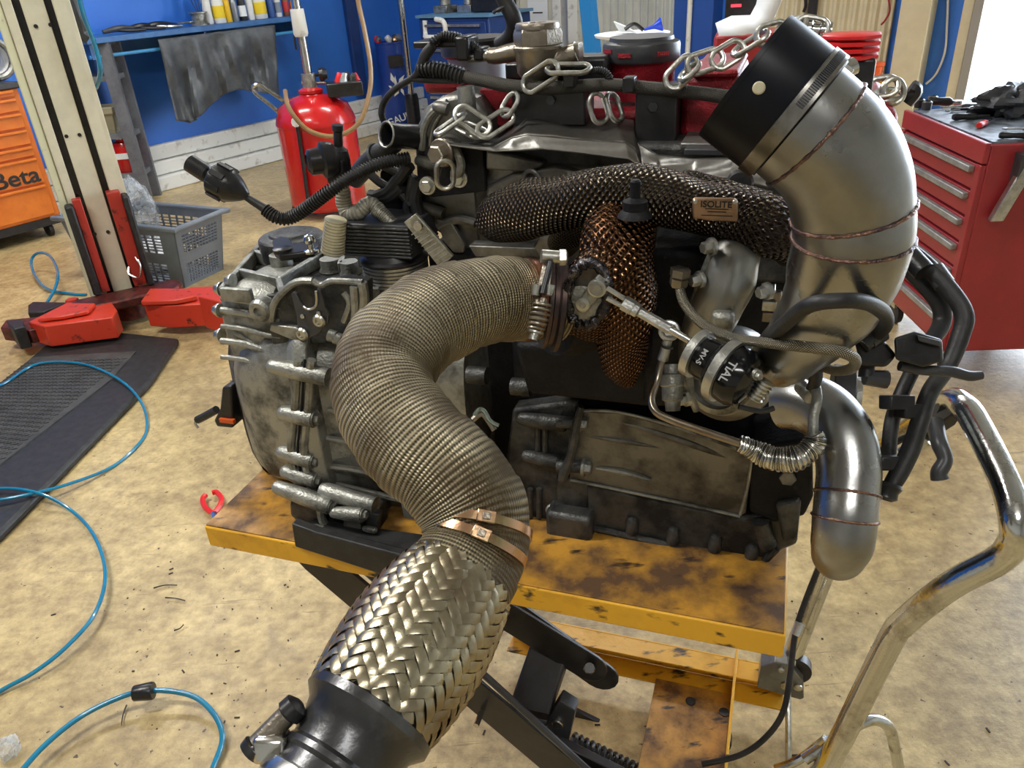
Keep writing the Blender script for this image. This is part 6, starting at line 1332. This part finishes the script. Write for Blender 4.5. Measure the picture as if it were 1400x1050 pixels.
# ================================================================== DOWNPIPE (part of the engine)
dpc = [(770, 414, .94, 104), (738, 411, .93, 107), (695, 409, .91, 112), (645, 415, .87, 120), (590, 436, .825, 130), (545, 472, .785, 136), (523, 518, .755, 138), (536, 566, .73, 142), (574, 612, .71, 146), (616, 650, .70, 148), (644, 692, .695, 146), (652, 730, .69, 142), (643, 764, .68, 144), (624, 798, .665, 156)]
pts, rs = cd(*dpc)
def wrapf(s_, a):
    t = (s_ / .028 + a / (2 * PI)) % 1.0
    return .0016 * (1 - t) + .0009 * math.sin(s_ * 55 + 2 * a) + .0006 * math.sin(s_ * 120 - 3 * a)
dp = M().tube(pts, rs, 96, 10, fn=wrapf, step=.0022).obj('downpipe', WRAP, en, angle=50)
def band_at(x, y, d, x2, y2, d2_, r, w, nm, mm, par=dp, th=.0012, seg=56):
    a, b = D(x, y, d), D(x2, y2, d2_); ax = (b - a).normalized(); return M().lathe(a, ax, [(r - .001, -w / 2), (r + th, -w / 2 + .0004), (r + th, w / 2 - .0004), (r - .001, w / 2)], seg).obj(nm, mm, par), a, ax
kk = .69 / F
bd1, a, ax = band_at(654, 722, .69, 650, 745, .684, 71.5 * kk + .001, .0085, 'wrap_band', COPPER)
bd2, a2, ax2 = band_at(650, 744, .684, 641, 766, .678, 72 * kk, .0085, 'wrap_band', COPPER)
for bd, aa, xx, (px, py) in ((bd1, a, ax, (670, 722)), (bd2, a2, ax2, (655, 741))):
    vw = (D(px, py, .60) - aa); vw = (vw - xx * vw.dot(xx)).normalized()
    sd_ = vw.cross(xx); M().box(aa + vw * (71.5 * kk + .003), sd_ * .008, xx * .0055, vw * .0015).obj('band_buckle', COPPER, bd, bevel=.001); M().box(aa + vw * (71.5 * kk + .005), sd_ * .0035, xx * .003, vw * .0010).obj('buckle_tab', BRASS, bd, bevel=.0005)
bd3, a, ax = band_at(722, 410, .92, 700, 409, .912, 54.5 * .92 / F + .001, .010, 'wrap_band', mat('copper brown band', (.40, .20, .11), .28, 1, (.30, .13, .07), 30, .4, .6))
bd4, a, ax = band_at(624, 799, .663, 616, 812, .66, 80 * .663 / F, .007, 'end_collar', BSTEEL)
# staple-like clip in the wrap
M().tube([D(x, y, .625) for x, y in ((648, 568), (655, 560), (662, 562), (670, 575), (682, 582))], .0018, 8).obj('wrap_clip', mat('greenish steel clip', (.35, .42, .38), .2, 1), dp)
M().tube([D(x, y, .628) for x, y in ((646, 574), (660, 566), (676, 588))], .0024, 8).obj('wrap_frayed_end', BRASS, dp)
# spring bolts at the flange
fb = M().cyl(D(740, 350, .855), D(765, 352, .858), .0075).obj('flange_bolt', ZINC, dp)
M().lathe(D(765, 352, .858), RGT, [(.009, 0), (.009, .007), (.006, .009)], 6).obj('bolt_head', ZINC, fb)
M().loft([[D(x, y, d) for x, y in ((742, 362), (756, 364), (752, 396), (734, 392))] for d in (.853, .860)]).obj('bolt_strap', BRASS, fb, bevel=.001)
M().cyl(D(753, 358, .85), D(742, 402, .845), .0035).obj('tee_stud', BSTEEL, fb)
for x in (734, 752): M().cyl(D(x, 390, .85), D(x - 2, 404, .85), .0065, .005).obj('strap_roll', ZINC, fb)
s0, s1_ = D(744, 408, .845), D(729, 462, .845); ax = s1_ - s0; x, y, a_ = frame(ax); q = []
for i in range(6 * 16): t = i / (6 * 16 - 1); q.append(s0 + ax * (.08 + .72 * t) + (x * math.cos(t * 12 * PI) + y * math.sin(t * 12 * PI)) * (.0085 + .0012 * math.sin(t * PI)))
M().tube(q, .0019, 8, 1).obj('bolt_spring', BRASS, fb); M().cyl(s0, s0.lerp(s1_, .9), .0045).obj('spring_stud', BRASS, fb); M().lathe(s0.lerp(s1_, .82), ax, [(.010, 0), (.010, .002), (.006, .003), (.006, .010)], 18).obj('spring_cup', ZINC, fb)
# braided flex section: every strand is real, woven two over two under
f0, f1 = D(626, 796, .665), D(493, 992, .585); ax = f1 - f0; FL = ax.length; x, y, a_ = frame(ax)
def fr(t): return .0485 + .0105 * math.sin(PI * min(max(t, 0), 1)) ** .8 + .000 * t
NS = 24; tw = 3.3; core = M()
core.lathe(f0, ax, [(fr(i / 16) - .0024, FL * i / 16) for i in range(17)], 40)
fx = core.obj('flex_section', mat('dark bellows core', (.03, .026, .022), .5, .7), en)
m_ = M(); NC = int(tw * NS / PI); HW = .0041
for dr in (1, -1):
    for i in range(NS):
        vs, fs = [], []; n = NC * 2
        for j in range(n + 1):
            t = -.02 + .945 * j / n; tau = tw * (t - .5); th = 2 * PI * i / NS + dr * tau; qq = tau * NS / PI
            over = math.tanh(2.2 * math.sin(PI / 2 * (2 * i + dr * qq) + PI / 4)) * dr
            r = fr(t) + .0014 * over; d = x * math.cos(th) + y * math.sin(th); tg = (x * -math.sin(th) + y * math.cos(th))
            along = (a_ * FL / n + tg * dr * r * tw / n).normalized(); wv = along.cross(d).normalized()
            p = f0 + ax * t + d * r
            vs += [p - wv * HW - d * .0005, p + d * .0004, p + wv * HW - d * .0005]
        for j in range(n): fs += [(3 * j, 3 * j + 1, 3 * j + 4, 3 * j + 3), (3 * j + 1, 3 * j + 2, 3 * j + 5, 3 * j + 4)]
        m_.add(vs, fs)
BRAID = mat('gold tinted steel braid', (.50, .45, .32), .27, 1, (.22, .165, .105), 9, .42, .62, .05, 300, .38)
m_.obj('woven_braid', BRAID, fx, kind='stuff', angle=60)
# end cone and bolted clamp
c0, c1 = D(505, 977, .590), D(425, 1100, .55); ax = c1 - c0; L = ax.length; k_ = .585 / F
cn_ = M().lathe(c0, ax, [(93 * k_, -.004), (97 * k_, -.002), (97 * k_, .005), (83 * k_, .013), (78 * k_, .022), (74 * k_, .03), (73 * k_, .038), (77 * k_, .041), (77 * k_, .045), (72 * k_, .048), (71 * k_, L)], 56).obj('end_cone', SOOT, fx)
c2 = c0 + ax.normalized() * .058
M().lathe(c2, ax, [(72 * k_, 0), (82 * k_, .002), (84 * k_, .008), (82 * k_, .014), (72 * k_, .016)], 56).obj('end_clamp', STEEL, fx)
b0 = D(352, 1018, .56); b1 = D(392, 978, .565)
m_ = M().cyl(b0, b1, .008); m_.obj('clamp_bolt_sleeve', BRASS, fx); M().lathe(b1, b1 - b0, [(.008, 0), (.0105, .002), (.010, .010), (.004, .013)], 14).obj('clamp_nut', BSTEEL, fx)
M().lathe(b0, b0 - b1, [(.007, 0), (.010, .002), (.009, .008)], 14).obj('clamp_bolt_head', SOOT, fx); M().box(D(372, 1020, .56), RGT * .012, UPV * .010, FWD * .01).obj('clamp_ear', STEEL, fx, bevel=.004)
# ================================================================== CHAINS
def link(p0, p1, phi, hw=.0125, wr=.0036, par=None, nm='link', mm=ZINC):
    p0, p1 = V(p0), V(p1); c = (p0 + p1) / 2; a = (p1 - p0).normalized(); h = (p1 - p0).length / 2
    vw = (CAM - c).normalized(); s1 = a.cross(vw).normalized(); s2 = s1.cross(a).normalized(); s = s1 * math.cos(phi) + s2 * math.sin(phi)
    pts = []
    for k in range(9): t = -PI / 2 + PI * k / 8; pts.append(c + a * (max(h - hw, .002) + hw * math.cos(t)) + s * hw * math.sin(t))
    for k in range(9): t = PI / 2 + PI * k / 8; pts.append(c + a * (-max(h - hw, .002) + hw * math.cos(t)) + s * hw * math.sin(t))
    return M().tube(pts, wr, 10, 2, closed=True).obj(nm, mm, par)
def chain(lst, lb_, loc):
    t = thing('lifting_chain', lb_, 'chain', loc)
    for (x0, y0, v0, x1, y1, v1, phi) in lst: link(P(x0, y0, v0), P(x1, y1, v1), phi, par=t)
    return t
chain([(608, 220, .17, 609, 258, .17, .1), (596, 184, .20, 636, 156, .23, 1.3), (624, 150, .22, 668, 180, .21, .2), (627, 170, .24, 662, 186, .22, .9), (655, 184, .20, 700, 154, .24, .5), (688, 158, .24, 706, 128, .25, .9), (716, 120, .25, 762, 90, .25, .35), (748, 94, .25, 806, 94, .25, 1.1)],
      'bright steel chain looped over the left end of the engine', P(660, 170, .25))
chain([(812, 128, .26, 824, 168, .26, .5), (834, 128, .27, 846, 166, .26, .9), (913, 118, .24, 950, 80, .26, .0), (930, 110, .24, 955, 86, .25, 1.2), (940, 92, .25, 988, 76, .27, .3), (974, 88, .26, 1016, 62, .28, .1), (1002, 74, .28, 1050, 44, .28, 1.2), (1034, 52, .28, 1078, 40, .28, .2), (1062, 44, .28, 1102, 30, .27, .9), (1088, 34, .27, 1132, 42, .27, .4)],
      'bright steel chain behind the black coupler over the red cover', P(980, 90, .27))
chain([(1186, 122, .22, 1228, 116, .22, .5), (1216, 112, .22, 1226, 138, .22, .4), (1198, 134, .22, 1232, 126, .24, 1.0)], 'short steel chain end beside the red coil at the right', P(1210, 130, .22))
tag(M().tube([P(1244, 120, .25), P(1250, 125, .25), P(1238, 140, .25)], .010, 8).obj('strap_buckle', BSTEEL), 'black buckle right of the short chain end', 'buckle')
# silver socket adapter lying on the coil housing
p = P(1098, 42, .28); o = thing('socket_adapter', 'chrome socket adapter at the top right of the engine', 'socket', p)
M().lathe(P(1086, 40, .28), P(1134, 44, .28) - P(1086, 40, .28), [(.012, 0), (.013, .004), (.013, .02), (.010, .022), (.010, .03), (.012, .032), (.012, .045)], 16).obj('adapter_body', CHROME, o)
